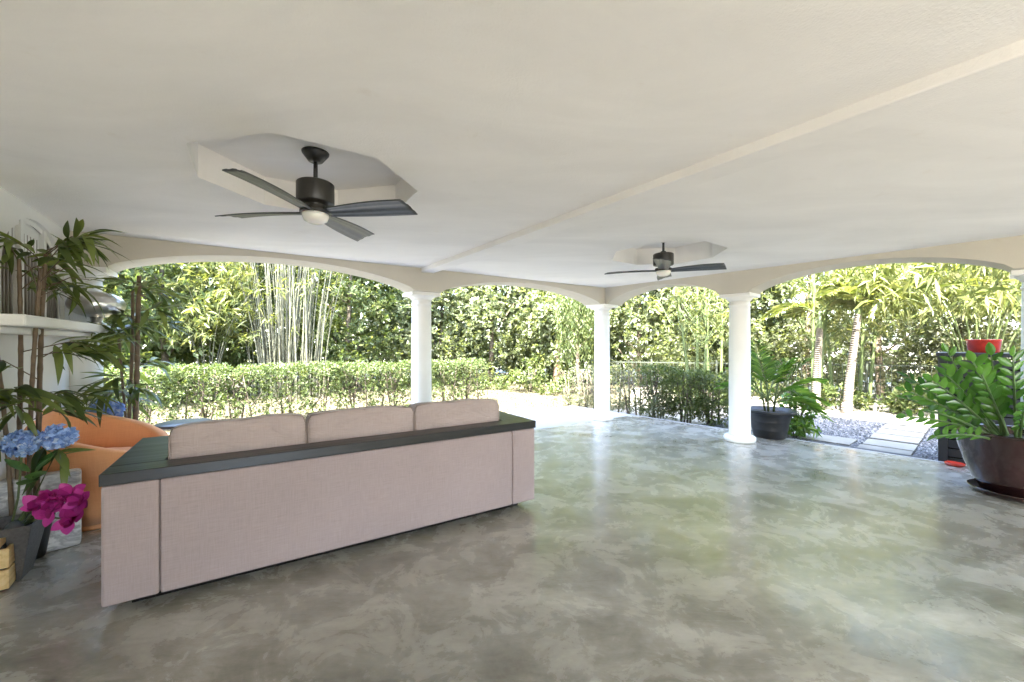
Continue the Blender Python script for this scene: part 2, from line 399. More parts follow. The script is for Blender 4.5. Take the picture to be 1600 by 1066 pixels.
# ceiling with two octagonal coffers
C1 = Vector((-1.335, 2.72)); C2 = Vector((1.84, 4.86))
def octa(c, r, rot): return [c+Vector((math.cos(R(rot+45*k)), math.sin(R(rot+45*k))))*r for k in range(8)]
bm = bmesh.new()
outl = [K0-D1*.1+N1*.06-NL*.05, K2+N1*.06+N2*.06, K2+D2*14.9+N2*.06, Vector((5, -3.8)), Vector((-.1, -3.8)), K0+DL*9.1-NL*.05]
octs = [octa(C1, .685, 10), octa(C2, .655, 14)]
edges = []
for loop in [outl]+octs:
    vv = [bm.verts.new(v3(p, H)) for p in loop]
    edges += [bm.edges.new((vv[i], vv[(i+1) % len(vv)])) for i in range(len(vv))]
bmesh.ops.triangle_fill(bm, edges=edges, use_beauty=True)
for loop in octs:                                          # remove any face filled inside the coffers
    c = sum(loop, Vector((0, 0)))/8
    for f in [f for f in bm.faces if (f.calc_center_median().xy-c).length < .55 and all((v.co.xy-c).length < .75 for v in f.verts)]: bm.faces.remove(f)
for f in bm.faces:
    f.normal_update()
    if f.normal.z > 0: f.normal_flip()
CD = .215
for loop in octs:
    lo = [bm.verts.new(v3(p, H)) for p in loop]; hi = [bm.verts.new(v3(p, H+CD)) for p in loop]
    for i in range(8): bm.faces.new((lo[i], lo[(i+1) % 8], hi[(i+1) % 8], hi[i]))
    bm.faces.new(hi)
bmesh.ops.remove_doubles(bm, verts=bm.verts[:], dist=1e-4)
me = bpy.data.meshes.new('ceiling'); bm.to_mesh(me); bm.free(); put('ceiling', me, 'stucco_ceiling', house)
# shallow beam between the coffers
BA = Vector((-1.327, 5.81)); BB = Vector((1.79, 1.42)); bd = (BB-BA).normalized(); bn = Vector((-bd.y, bd.x)); bn = bn if bn.x > 0 else -bn
m = MB(); m.add([v3(BA-bd*.05+bn*a, z) for a, z in ((0, H+.01), (0, H-.055), (.19, H-.055), (.19, H+.01))]+[v3(BA+bd*9.5+bn*a, z) for a, z in ((0, H+.01), (0, H-.055), (.19, H-.055), (.19, H+.01))],
    [(0, 1, 5, 4), (1, 2, 6, 5), (2, 3, 7, 6), (3, 0, 4, 7), (3, 2, 1, 0), (4, 5, 6, 7)]); m.build('ceiling_beam', 'stucco_ceiling', house, .008)
# roof slab over everything, with eaves
ro = [K0+N1*.75-D1*1.5, cross2(K2+N1*.75, D1, K2+N2*.75, D2), K2+N2*.75+D2*15.2, Vector((-1.5, -4.0)), Vector((-3, -4.0)), K0+N1*.75-D1*4.5]
m = MB(); n_ = len(ro); m.add([v3(p, ZT) for p in ro]+[v3(p, ZT+.45) for p in ro], [tuple(range(n_)), tuple(range(2*n_-1, n_-1, -1))]+[(i, (i+1) % n_, (i+1) % n_+n_, i+n_) for i in range(n_)]); m.build('roof', 'roof_fascia', house)
# unseen block added above the right-hand arcade to shade the gravel
m = MB(); up = [K2+N2*.45+D2*.9, K2+N2*.45+D2*9, K2-N2*3+D2*9, K2-N2*3+D2*.9]
m.add([v3(p, ZT+.46) for p in up]+[v3(p, 6.6) for p in up], [(3, 2, 1, 0), (4, 5, 6, 7), (0, 1, 5, 4), (1, 2, 6, 5), (2, 3, 7, 6), (3, 0, 4, 7)]); m.build('gravel_shade_block', 'roof_fascia', house)
# columns
for i, c in enumerate(COLS):
    col = bpy.data.objects.new('column', None); COL.objects.link(col); col.parent = house; col.location = v3(c, 0); col.rotation_euler.z = math.atan2(D1.y, D1.x) if i < 2 else math.atan2(D2.y, D2.x)
    r = .148
    MB().lathe([(r*1.07, .09), (r, .13), (r*1.0, .7), (r*.985, 1.4), (r*.955, 2.005), (r*.95, 2.04), (r*1.0, 2.045), (r*1.02, 2.055), (r*1.0, 2.068), (r*.95, 2.072), (r*.95, 2.14)], 40).build('shaft', 'column_white', col)
    MB().lathe([(r*1.36, .0), (r*1.45, .012), (r*1.49, .04), (r*1.45, .072), (r*1.3, .088), (r*1.14, .094), (r*1.05, .10)], 40).build('base', 'column_white', col)
    MB().lathe([(r*.93, 2.12), (r*1.02, 2.122), (r*1.06, 2.135), (r*1.18, 2.15), (r*1.27, 2.17), (r*1.30, 2.178)], 40).box((-.215, -.215, 2.176), (.215, .215, ZS+.004)).build('capital', 'column_white', col, .004)
# left side wall with arched barred window
def left_wall():
    A, B = .05, 1.26; zs0, zs1 = 1.62, 2.06; rise = .40; m = MB()
    ss = sorted(set([-.3, 0, 9.2]+[A+(B-A)*i/28 for i in range(29)]))
    def top(s): x = (s-(A+B)/2)/((B-A)/2); return zs1+rise*math.sqrt(max(0, 1-x*x))
    for a, b in zip(ss[:-1], ss[1:]):
        def q(s, z): return v3(K0+DL*s, z)
        if a >= A-1e-6 and b <= B+1e-6:
            m.add([q(a, -.1), q(b, -.1), q(b, zs0), q(a, zs0)], [(0, 1, 2, 3)]); m.add([q(a, top(a)), q(b, top(b)), q(b, ZT), q(a, ZT)], [(0, 1, 2, 3)])
            m.add([q(a, top(a)), q(b, top(b)), v3(K0+DL*b-NL*.09, top(b)), v3(K0+DL*a-NL*.09, top(a))], [(0, 1, 2, 3)])
        else: m.add([q(a, -.1), q(b, -.1), q(b, ZT), q(a, ZT)], [(0, 1, 2, 3)])
    for s in (A, B): m.add([v3(K0+DL*s, zs0), v3(K0+DL*s, zs1), v3(K0+DL*s-NL*.09, zs1), v3(K0+DL*s-NL*.09, zs0)], [(0, 1, 2, 3)])
    bk = -.2                                                # outer skin
    m.add([v3(K0-DL*.3+NL*bk, -.1), v3(K0+DL*9.2+NL*bk, -.1), v3(K0+DL*9.2+NL*bk, ZT), v3(K0-DL*.3+NL*bk, ZT)], [(0, 1, 2, 3)])
    wl_ = m.build('side_wall', 'stucco_white', house)
    win = bpy.data.objects.new('window', None); COL.objects.link(win); win.parent = house
    Mx = Matrix(((DL.x, NL.x, 0, K0.x), (DL.y, NL.y, 0, K0.y), (0, 0, 1, 0), (0, 0, 0, 1)))
    g = MB(); pts = [(s, top(s)) for s in [A+(B-A)*i/24 for i in range(25)]]
    g.add([Mx @ Vector((s, -.085, z)) for s, z in [(A, zs0)]+pts+[(B, zs0)]], [tuple(range(27))]); g.build('pane', 'window_brown', win)
    fr = MB()
    outer = [(A, zs0)]+pts+[(B, zs0)]; cx, cz = (A+B)/2, zs1
    inner = [(cx+(s-cx)*.9, (z-.04) if z > zs1 else z) for s, z in outer]
    vv = [Mx @ Vector((s, -.03, z)) for s, z in outer]+[Mx @ Vector((s, -.03, z)) for s, z in inner]
    k = len(outer); fr.add(vv, [(i, i+1, i+1+k, i+k) for i in range(k-1)])
    fr.box((.40, -.08, zs0), (.455, -.02, top(.43)), Mx); fr.box((.84, -.08, zs0), (.895, -.02, top(.87)), Mx)
    # solid fan panel under the arch
    fp = [(s, top(s)-.03) for s in [.30+(1.0-.30)*i/12 for i in range(13)]]
    fr.add([Mx @ Vector((s, -.05, z)) for s, z in fp]+[Mx @ Vector((1.0, -.05, 2.20)), Mx @ Vector((.30, -.05, 2.20))], [tuple(range(15))])
    fr.build('frame', 'stucco_white', win)
    for s in [.10+.052*i for i in range(6)]+[.50+.06*i for i in range(6)]+[.94+.06*i for i in range(5)]:
        MB().tube([Mx @ Vector((s, -.055, zs0)), Mx @ Vector((s, -.055, min(top(s)-.02, 2.34)))], .009, 6).build('bar', 'bar_iron', win)
    MB().box((-.02, .003, 1.585), (1.9, .30, 1.655), Mx).box((.0, .003, 1.54), (1.9, .2, 1.583), Mx).build('sill', 'stucco_white', win, .012)
left_wall()

# ------------------------------------------------------------------ ceiling fans
def blade_mesh():
    nu, nv = 22, 13; P = []
    for side in (0, 1):
        for i in range(nu):
            u = i/(nu-1); x = .085+u*.575; w = .050+.040*math.sin(min(u*1.25, 1)*math.pi/2)
            for j in range(nv):
                v = j/(nv-1)*2-1; y = v*w+.008*math.sin(u*math.pi*.9)
                z = -.010*(v*v)+.012*math.sin(u*math.pi*.8) - .0035*(1 if j in (3, 4, 8, 9) else 0)
                xx = x+.022*v*u
                P.append((xx, y, z-(.007 if side else 0)))
    m = MB(); N = nu*nv
    f = []
    for i in range(nu-1):
        for j in range(nv-1):
            a = i*nv+j; f.append((a, a+nv, a+nv+1, a+1)); f.append((N+a, N+a+1, N+a+nv+1, N+a+nv))
        f.append((i*nv, N+i*nv, N+(i+1)*nv, (i+1)*nv)); f.append((i*nv+nv-1, (i+1)*nv+nv-1, N+(i+1)*nv+nv-1, N+i*nv+nv-1))
    for j in range(nv-1):
        e = (nu-1)*nv+j; f.append((e, N+e, N+e+1, e+1)); f.append((j, j+1, N+j+1, N+j))
    m.add(P, f, True); return m.mesh('blade')
BM = blade_mesh(); BM.materials.append(MATS['fan_blade'])
def fan(c, label, rot):
    t = thing('ceiling_fan', label, 'ceiling fan', v3(c, H+CD), 0, 'dark ceiling fans in the coffers')
    MB().lathe([(.085, -.001), (.083, -.012), (.045, -.062), (.03, -.07), (.0, -.07)], 32).build('canopy', 'fan_dark', t)
    MB().lathe([(.0135, -.06), (.0135, -.19)], 16).lathe([(.03, -.178), (.032, -.182), (.032, -.205), (.045, -.215)], 20).build('downrod', 'fan_dark', t)
    MB().lathe([(.0, -.205), (.108, -.207), (.117, -.214), (.117, -.335), (.112, -.345), (.06, -.352), (.06, -.375), (.095, -.382), (.098, -.41), (.075, -.416), (.0, -.416)], 40).build('motor_housing', 'fan_dark', t, .003)
    MB().lathe([(.082, -.412), (.082, -.432), (.072, -.458), (.045, -.474), (.0, -.479)], 32).build('lamp_shade', 'lamp_glass', t)
    for k in range(4):
        M = Matrix.Rotation(R(rot+90*k), 4, 'Z') @ Matrix.Translation((0, 0, -.395)) @ Matrix.Rotation(R(-13), 4, 'X')
        put('blade', BM, 'fan_blade', t, 0, M)
    return t
fan(C1+Vector((.02, 0)), 'large dark ceiling fan in the nearer coffer above the sofa', -9)
fan(C2+Vector((-.03, 0)), 'small-looking dark ceiling fan in the farther coffer, right of the beam', -22)

# ------------------------------------------------------------------ sofa
SO = Vector((-2.185, 2.157)); SE = Vector((.208, 3.677)); sd = (SE-SO).normalized(); SL = (SE-SO).length
sofa = thing('sofa', 'long mauve linen sofa seen from behind with dark wood shelf and three cushions', 'sofa', v3(SO, 0), math.atan2(sd.y, sd.x))
AW = .24; DP = 1.0
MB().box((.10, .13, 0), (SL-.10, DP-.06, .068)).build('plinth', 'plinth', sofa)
MB().box((AW+.0015, 0, .07), (SL-AW-.0015, .165, .717)).build('back_panel', 'sofa_fabric', sofa, .014)
MB().box((0, .0, .07), (AW-.0015, DP, .717)).build('arm_panel', 'sofa_fabric', sofa, .014)
MB().box((SL-AW+.0015, .0, .07), (SL, DP, .717)).build('arm_panel', 'sofa_fabric', sofa, .014)
MB().box((-.006, -.006, .719), (SL+.006, .172, .783)).build('shelf', 'dark_wood', sofa, .004)
MB().box((-.006, .174, .719), (AW, DP+.006, .783)).build('arm_shelf', 'dark_wood', sofa, .004)
MB().box((SL-AW, .174, .719), (SL+.006, DP+.006, .783)).build('arm_shelf', 'dark_wood', sofa, .004)
MB().box((AW+.002, .167, .07), (SL-AW-.002, DP-.02, .30)).build('seat_base', 'sofa_fabric', sofa, .01)
def cushion(w, d, h, seed, p=16, bul=.10, N=14):
    r = random.Random(seed); P = []; F = []
    ax = [(0, 1, 2, 1), (0, 1, 2, -1), (1, 2, 0, 1), (1, 2, 0, -1), (2, 0, 1, 1), (2, 0, 1, -1)]
    ph = [r.random()*6 for _ in range(6)]
    for a, b_, c, s in ax:
        o = len(P)
        for i in range(N+1):
            for j in range(N+1):
                q = [0, 0, 0]; q[a] = 2*i/N-1; q[b_] = 2*j/N-1; q[c] = s
                k = (abs(q[0])**p+abs(q[1])**p+abs(q[2])**p)**(-1/p)
                q = [x*k for x in q]
                x, y, z = q
                bulge = 1+bul*(1-x*x)*(1-z*z)
                zz = z*(1+.05*(1-x*x)*max(z, 0))+.018*math.sin(3*x+ph[0])*(z > 0)+.012*math.sin(7*x+ph[1])*(z > 0)
                yy = y*bulge+.05*math.sin(9*x+3*z+ph[2])*abs(y)**2+.03*math.sin(15*x-6*z+ph[3])*abs(y)
                P.append((x*w/2, yy*d/2, zz*h/2))
        for i in range(N):
            for j in range(N):
                a0 = o+i*(N+1)+j; f = (a0, a0+N+1, a0+N+2, a0+1); F.append(f if s > 0 else f[::-1])
    m = MB(); m.add(P, F, True); me = m.mesh('cushion'); bm = bmesh.new(); bm.from_mesh(me); bmesh.ops.remove_doubles(bm, verts=bm.verts[:], dist=1e-5); bm.to_mesh(me); bm.free()
    return me
def piping_loop(w, d, h, y, e=.93):
    pts = []; n = 48
    for i in range(n+1):
        t = 2*math.pi*i/n; c, s = math.cos(t), math.sin(t); k = (abs(c)**16+abs(s)**16)**(-1/16)
        pts.append((c*k*w/2*e, y, s*k*h/2*e))
    return MB().tube(pts, .0055, 6, False)
for i, (a, b_) in enumerate(((.252, 1.002), (1.012, 1.785), (1.793, 2.585))):
    w = b_-a; hh = .50; d = .21
    M = Matrix.Translation((a+w/2, .172+.115+.02, .715)) @ Matrix.Rotation(R(-5), 4, 'X') @ Matrix.Rotation(R((-.8, .6, 1.2)[i]), 4, 'Y')
    cu = put('back_cushion', cushion(w, d, hh, i), 'cushion_fabric', sofa, 0, M)
    for y in (-d/2*.86, d/2*.86): piping_loop(w, d, hh, y, .998).build('piping', 'piping', cu)
    M2 = Matrix.Translation((a+w/2, .62, .38)); put('seat_cushion', cushion(w, .68, .17, i+9), 'cushion_fabric', sofa, 0, M2)

# ------------------------------------------------------------------ orange tub chair
chair = thing('armchair', 'rounded orange tub armchair beside the left end of the sofa', 'armchair', (-3.50, 3.47, 0), R(12))
def tub(r0, th, n=72):
    P = []; zz = [0, .25, .5, .75, 1.0]
    rings = []
    for i in range(n+1):
        a = R(38)+(2*math.pi-R(76))*i/n; dd = abs(a-math.pi)/(math.pi-R(38))     # 0 at back, 1 at the arm tips
        top = .91-.33*dd**1.25; c, s = math.cos(a), math.sin(a)
        prof = []
        for z in zz: prof.append((r0+.06*z-.05*(1-z)**2, .05+(top-.05)*z))
        for k in range(1, 6):                                                # rolled top edge
            t = math.pi*k/6; prof.append((r0+.06-th/2+th/2*math.cos(t), top+th*.35*math.sin(t)))
        for z in reversed(zz): prof.append((r0+.06*z-.05*(1-z)**2-th, max(.10, .05+(top-.05)*z)))
        rings.append(prof); P += [(q*c*1.06, q*s, z) for q, z in prof]
    nv = len(rings[0]); m = MB(); m.grid(P, n+1, nv, True); m.add(P[:nv], [tuple(range(nv))]); m.add(P[-nv:], [tuple(range(nv-1, -1, -1))]); return m
tub(.385, .085).build('shell', 'orange_fabric', chair)
put('seat_cushion', cushion(.66, .58, .24, 77, 4, .0), 'orange_fabric', chair, 0, Matrix.Translation((.02, 0, .43)))
MB().lathe([(.30, .0), (.31, .02), (.31, .05), (.34, .06), (.34, .30), (.0, .31)], 40).build('base', 'orange_fabric', chair)

# ------------------------------------------------------------------ small furniture at the left
t = thing('side_table', 'round slate grey side table behind the sofa by the arch', 'table', (-3.36, 4.17, 0))
MB().lathe([(.0, .645), (.225, .645), (.237, .652), (.237, .668), (.230, .674), (.0, .674)], 48).build('table_top', 'table_grey', t)
MB().lathe([(.022, .03), (.022, .646)], 16).build('leg', 'table_grey', t)
MB().lathe([(.0, .0), (.17, .0), (.17, .012), (.03, .03), (.0, .03)], 32).build('base', 'table_grey', t)
d_ = Vector((.707, .707))
mt = thing('marble_block', 'white marble block with grey veins standing in front of the orange chair', 'block', (-3.165, 2.985, 0), R(45))
MB().box((-.42, .0, 0), (0, .13, .548)).build('slab', 'marble', mt, .022)
def flared_box(w0, w1, h, th):
    m = MB()
    def ring(w, z): return [(-w, -w, z), (w, -w, z), (w, w, z), (-w, w, z)]
    P = ring(w0, 0)+ring(w1, h)+ring(w1-th, h)+ring(w0-th, .03)
    f = [(3, 2, 1, 0)]
    for l in range(3): f += [(l*4+i, l*4+(i+1) % 4, l*4+4+(i+1) % 4, l*4+4+i) for i in range(4)]
    f += [(12, 13, 14, 15)]
    return m.add(P, f)
bk = thing('flower_basket', 'dark flared square basket of silk flowers in front of the marble block', 'basket', (-3.19, 2.57, 0), R(33))
flared_box(.085, .145, .35, .012).build('basket', 'wicker', bk, .004)
MB().box((-.125, -.125, .24), (.125, .125, .27)).build('filler', 'soil', bk)
MB().lathe([(.0, .045), (.03, .04), (.05, .02), (.055, 0), (.05, -.02), (.0, -.045)], 18, (.05, -.03, .315)).build('stone', 'table_grey', bk)
# magenta flower heads: each petal a piece
pet = MB()
def petal(L, W, n=6, cup=.25):
    P = []
    for i in range(n+1):
        u = i/n; w = W*math.sin(math.pi*min(u*.93+.05, 1))**.8
        for v in (-1, -.5, 0, .5, 1): P.append((u*L, v*w, L*cup*(u**1.6)+.18*w*v*v))
    m = MB(); m.grid(P, n+1, 5); return m.mesh('petal')
PM = petal(.085, .030); PM.materials.append(MATS['flower_petal'])
PM2 = petal(.075, .034, 6, .5); PM2.materials.append(MATS['flower_petal'])
RZ = bk.matrix_basis.copy()
Rinv = (Matrix.Translation((-3.19, 2.57, 0)) @ Matrix.Rotation(R(33), 4, 'Z')).inverted()
heads = [(-2.90, 2.55, .51), (-2.80, 2.53, .50), (-2.72, 2.56, .45), (-2.84, 2.51, .44), (-2.75, 2.52, .39), (-2.95, 2.53, .47), (-2.69, 2.54, .50), (-2.78, 2.56, .53)]
fm = bpy.data.objects.new('magenta_bunch', None); COL.objects.link(fm); fm.parent = bk
rp = random.Random(5)
for (x, y, z) in heads:
    ax = Vector((rp.uniform(-.1, .6), -.75, rp.uniform(-.25, .5))).normalized(); q = ax.to_track_quat('Z', 'Y').to_matrix().to_4x4()
    for k in range(9):
        a = k*40*1.0+rp.uniform(-14, 14); e = R(-8 if k % 2 else -38+rp.uniform(-12, 12))
        M = Rinv @ Matrix.Translation((x, y, z)) @ q @ Matrix.Rotation(R(a), 4, 'Z') @ Matrix.Rotation(e, 4, 'Y') @ Matrix.Scale(rp.uniform(.75, 1.1), 4)
        put('petal', PM if k % 2 else PM2, None, fm, 0, M)
    b0 = Rinv @ Vector((x, y, z)); b1 = Rinv @ Vector((-3.15, 2.58, .30))
    MB().tube([b1, b1.lerp(b0, .5)+Vector((0, 0, .05)), b0], .005, 6).build('stem', 'green_stem', fm)
def ball_blossom(name, c, r, parent, inv, n=150, mat='petal_blue'):
    d = nrm(rng.normal(size=(n, 3))); d[:, 2] *= .85
    p = np.array(c)+d*r*np.sqrt(.55+.45*rng.random((n, 1)))
    me = rosettes(name, p, d, 5, r*.42, r*.36, 1.1, .2)
    M = inv
    return put(name, me, mat, parent, 0, M)
for (x, y, z) in ((-2.965, 2.66, .865), (-3.16, 2.62, .835)):
    ball_blossom('blue_blossom', (x, y, z), .072, bk, Rinv)
    b0 = Rinv @ Vector((x, y, z-.06)); b1 = Rinv @ Vector((-3.18, 2.57, .27)); MB().tube([b1, b1.lerp(b0, .45)+Vector((.02, -.02, 0)), b0], .006, 6).build('stem', 'green_stem', bk)
BL = petal(.17, .055, 8, .15); BL.materials.append(MATS['broad_leaf'])
for (x, y, z, a, e) in ((-3.07, 2.60, .64, 20, -40), (-3.09, 2.60, .66, 200, -30), (-3.06, 2.60, .62, 300, 10), (-3.05, 2.61, .67, 80, -35), (-3.04, 2.58, .62, 330, -20)):
    put('leaf', BL, None, bk, 0, Rinv @ Matrix.Translation((x, y, z)) @ Matrix.Rotation(R(a), 4, 'Z') @ Matrix.Rotation(R(e), 4, 'Y') @ Matrix.Scale(.85, 4))
# pine crate, only its corner in view
cr = thing('wooden_crate', 'pale pine crate at the lower left edge of the picture', 'crate', (-3.03, 2.455, 0), R(38))
for k in range(2): MB().box((-.50, -.02, .01+k*.125), (0, .0, .125+k*.125)).build('plank', 'pine_wood', cr, .004)
for k in range(2): MB().box((-.018, .002, .01+k*.125), (.0, .10, .125+k*.125)).build('plank', 'pine_wood', cr, .004)
MB().box((-.50, -.05, .268), (-.03, .06, .30)).build('plank', 'pine_wood', cr, .004)
MB().box((-.50, .0, .0), (-.03, .09, .265)).build('lining', 'black_bucket', cr)

# hammered silver lamp on the sill end
lp = thing('silver_bowl', 'round hammered silver ornament perched on the end of the white window sill', 'ornament', v3(K0+DL*.10+NL*.225, 1.656), 0)
prof = [(.0, .065)]+[(.205*math.sin(t), .195-.125*math.cos(t)) for t in [math.pi*i/22 for i in range(1, 22)]]+[(.0, .32)]
MB().lathe(prof, 48).build('bowl', 'hammered_silver', lp)
MB().lathe([(.07, .0), (.07, .01), (.04, .03), (.05, .085)], 24).build('foot', 'hammered_silver', lp)

# ------------------------------------------------------------------ silk bamboo plants
def lance(L, W, bend, n=7):
    P = []
    for i in range(n+1):
        u = i/n; w = W*(math.sin(math.pi*u**.75)**.9 if 0 < u < 1 else 0)+.0006
        x = L*u*(1-.12*bend*u); z = -bend*L*.55*u*u
        P += [(x, -w, z+w*.35), (x, 0, z), (x, w, z+w*.35)]
    m = MB(); m.grid(P, n+1, 3); me = m.mesh('leaf'); me.materials.append(MATS['silk_leaf']); return me
LAN = [lance(.21, .0155, .5), lance(.25, .018, .8), lance(.18, .016, .25), lance(.23, .0185, 1.1)]
def silk_plant(name, label, loc, canes, twigs, pot, seed, per=9, scale=1.0, gap=(-3.14, -2.5)):
    r = random.Random(seed); t = thing(name, label, 'plant', loc)
    paths = []
    for (x, y, lx, ly, h, rad) in canes:
        pts = [Vector((x+lx*u+.012*math.sin(5*u+x*40), y+ly*u, .12+(h-.12)*u)) for u in [i/12 for i in range(13)]]
        m = MB(); rr = []
        dense = []
        for i in range(12):
            for k in range(4): dense.append(pts[i].lerp(pts[i+1], k/4)); rr.append(rad*(1.18 if k == 0 else 1.0)*(1-.25*i/12))
        m.tube(dense, rr, 8).build('cane', 'silk_cane', t); paths.append(pts)
    for (ci, u, az, ln, el) in twigs:
        pts = paths[ci]; k = min(int(u*12), 11); p0 = pts[k].lerp(pts[k+1], u*12-k)
        d = Vector((math.cos(R(az))*math.cos(R(el)), math.sin(R(az))*math.cos(R(el)), math.sin(R(el))))
        p1 = p0+d*ln*.6; p2 = p0+d*ln+Vector((0, 0, -.25*ln))
        tw = MB().tube([p0, p1, p2], [.004, .003, .002], 5).build('twig', 'silk_cane', t)
        for j in range(per):
            f = .35+.65*j/(per-1); p = p0.lerp(p1, f/.6) if f < .6 else p1.lerp(p2, (f-.6)/.4)
            a = R(az)+R((-1 if j % 2 else 1)*r.uniform(15, 85)*(1.15-.6*f)); e = R(r.uniform(-35, 40))
            M = Matrix.Translation(p) @ Matrix.Rotation(a, 4, 'Z') @ Matrix.Rotation(-e, 4, 'Y') @ Matrix.Rotation(R(r.uniform(-40, 40)), 4, 'X') @ Matrix.Scale(scale*r.uniform(.7, 1.15), 4)
            tip = M @ Vector((.2, 0, -.06)); lf = r.choice(LAN)
            if any(1.66 < q_.z < 2.04 and gap[0] < q_.x+loc[0] < gap[1] for q_ in (p, tip, (p+tip)/2)): continue      # open gap in the foliage
            put('leaf', lf, None, tw, 0, M)
    pot(t); return t
def black_pot(t):
    MB().lathe([(.0, .0), (.10, .0), (.135, .26), (.145, .265), (.145, .285), (.125, .285), (.12, .24), (.0, .24)], 28).build('pot', 'black_bucket', t)
    MB().lathe([(.118, .243), (.0, .25)], 20).build('soil', 'soil', t)
rs = random.Random(3)
tw = []
for i in range(33):
    u = rs.choice([rs.uniform(.30, .55), rs.uniform(.5, .72), rs.uniform(.86, 1.0), rs.uniform(.90, 1.0)]); tw.append((rs.randrange(4), u, rs.uniform(-80, 110) if rs.random() < .75 else rs.uniform(110, 280), rs.uniform(.2, .46), rs.uniform(0, 45)))
tw = [(c_, u, az, ln*(.8 if u > .8 and -75 < az < 65 else 1), (el*.6+34 if u > .8 and -75 < az < 65 else el)) for (c_, u, az, ln, el) in tw]
tw = [(c_, (u if not (.68 < u < .88 and -60 < az < 75) else u-.26 if i % 3 else min(1, u+.12)), az, ln, el) for i, (c_, u, az, ln, el) in enumerate(tw)]
silk_plant('silk_bamboo', 'tall silk bamboo plant at the left edge in front of the window', (-3.36, 2.80, 0),
    [(-.04, .0, .03, -.02, 2.10, .014), (.02, .03, .08, .02, 2.15, .015), (.05, -.03, .16, -.06, 2.02, .013), (-.01, -.05, -.06, -.08, 1.96, .012)], tw, black_pot, 11, 12, 1.2)
tw = []
for i in range(27):
    u = rs.choice([rs.uniform(.34, .55), rs.uniform(.55, .85), rs.uniform(.8, 1.0), rs.uniform(.86, 1.0)]); tw.append((rs.randrange(3), u, rs.uniform(0, 360), rs.uniform(.15, .33), rs.uniform(-5, 45)))
silk_plant('silk_bamboo', 'silk bamboo plant with three thick canes behind the orange chair', (-3.80, 4.06, 0),
    [(.0, .0, .09, .0, 2.20, .024), (-.05, .02, .02, .02, 2.05, .017), (.05, -.03, -.16, .0, 1.62, .013)], tw, black_pot, 12, 9, 1.25, (-4.6, -3.90))
hy = thing('blue_hydrangea', 'blue silk hydrangea head showing above the orange chair back', 'flower', (-3.86, 3.86, 0))
ball_blossom('blossom', (0, 0, .83), .105, hy, Matrix.Identity(4), 170)
MB().tube([(0, 0, .2), (.01, 0, .5), (0, 0, .78)], .008, 6).build('stem', 'green_stem', hy)
MB().lathe([(.0, .0), (.06, .0), (.09, .24), (.08, .24), (.05, .03), (.0, .03)], 20).build('vase', 'table_grey', hy)

# ------------------------------------------------------------------ potted palm by the third column
pp = thing('potted_palm', 'green palm in a charcoal plastic pot beside the column', 'plant', (4.10, 6.47, 0))
MB().lathe([(.0, .0), (.215, .0), (.222, .01), (.245, .12), (.25, .125), (.25, .135), (.27, .25), (.275, .255), (.275, .265), (.295, .36), (.345, .385), (.36, .40), (.36, .43), (.35, .44), (.325, .44), (.305, .38), (.0, .37)], 48).build('pot', 'pot_plastic', pp)
MB().lathe([(.30, .385), (.15, .40), (.0, .405)], 24).build('soil', 'soil', pp)
def frond(parent, p0, az, el, ln, droop, seed, leafL=.30, nl=15, mat='leaf_palm', stemmat='green_stem', bare=.3, name='frond', W=.0125):
    r = random.Random(seed); pts = []; d0 = Vector((math.cos(az)*math.cos(el), math.sin(az)*math.cos(el), math.sin(el)))
    for i in range(15):
        u = i/14; pts.append(p0+d0*ln*u+Vector((0, 0, -droop*ln*u*u)))
    st = MB().tube(pts, [.009*(1-.8*i/14)*(ln/.9)**.5+.001 for i in range(15)], 6).build(name, stemmat, parent)
    P, Dd, U = [], [], []; Ls = []
    for k in range(nl):
        u = bare+(1-bare)*k/(nl-1); i = min(int(u*14), 13); p = pts[i].lerp(pts[i+1], u*14-i); tg = (pts[i+1]-pts[i]).normalized()
        sd_ = tg.cross(Vector((0, 0, 1))).normalized(); up = sd_.cross(tg)
        for s in (-1, 1):
            d = tg*.75+sd_*s*.8+up*.35+Vector((r.uniform(-.12, .12), r.uniform(-.12, .12), r.uniform(-.2, .1)))
            P.append(p); Dd.append(d); U.append(up+sd_*s*.3); Ls.append(leafL*(.55+.6*math.sin(math.pi*min(u*.95+.05, 1)))*r.uniform(.85, 1.1))
    put('leaflets', leaves('leaflets', np.array(P), np.array(Dd), np.array(U), np.array(Ls), W, .3, .25), mat, st)
    return st
r = random.Random(4)
for k in range(5):
    a = k*1.3; MB().tube([(.06*math.cos(a), .06*math.sin(a), .38), (.09*math.cos(a), .09*math.sin(a), .6), (.13*math.cos(a), .13*math.sin(a), .85)], [.016, .014, .009], 8).build('cane', 'green_stem', pp)
for k, (az, el, ln, dr) in enumerate(((186, 40, 1.15, .42), (168, 55, .95, .3), (120, 68, 1.0, .25), (40, 58, 1.1, .35), (8, 45, 1.05, .45), (-25, 42, .85, .6), (-70, 48, .8, .5), (85, 78, 1.15, .18), (205, 74, 1.0, .25), (-40, 66, 1.0, .3), (-10, 28, .8, .7), (15, 64, 1.15, .32))):
    a0 = k*1.3; frond(pp, Vector((.09*math.cos(a0), .09*math.sin(a0), .52+.02*(k % 5))), R(az), R(el), ln, dr, k)
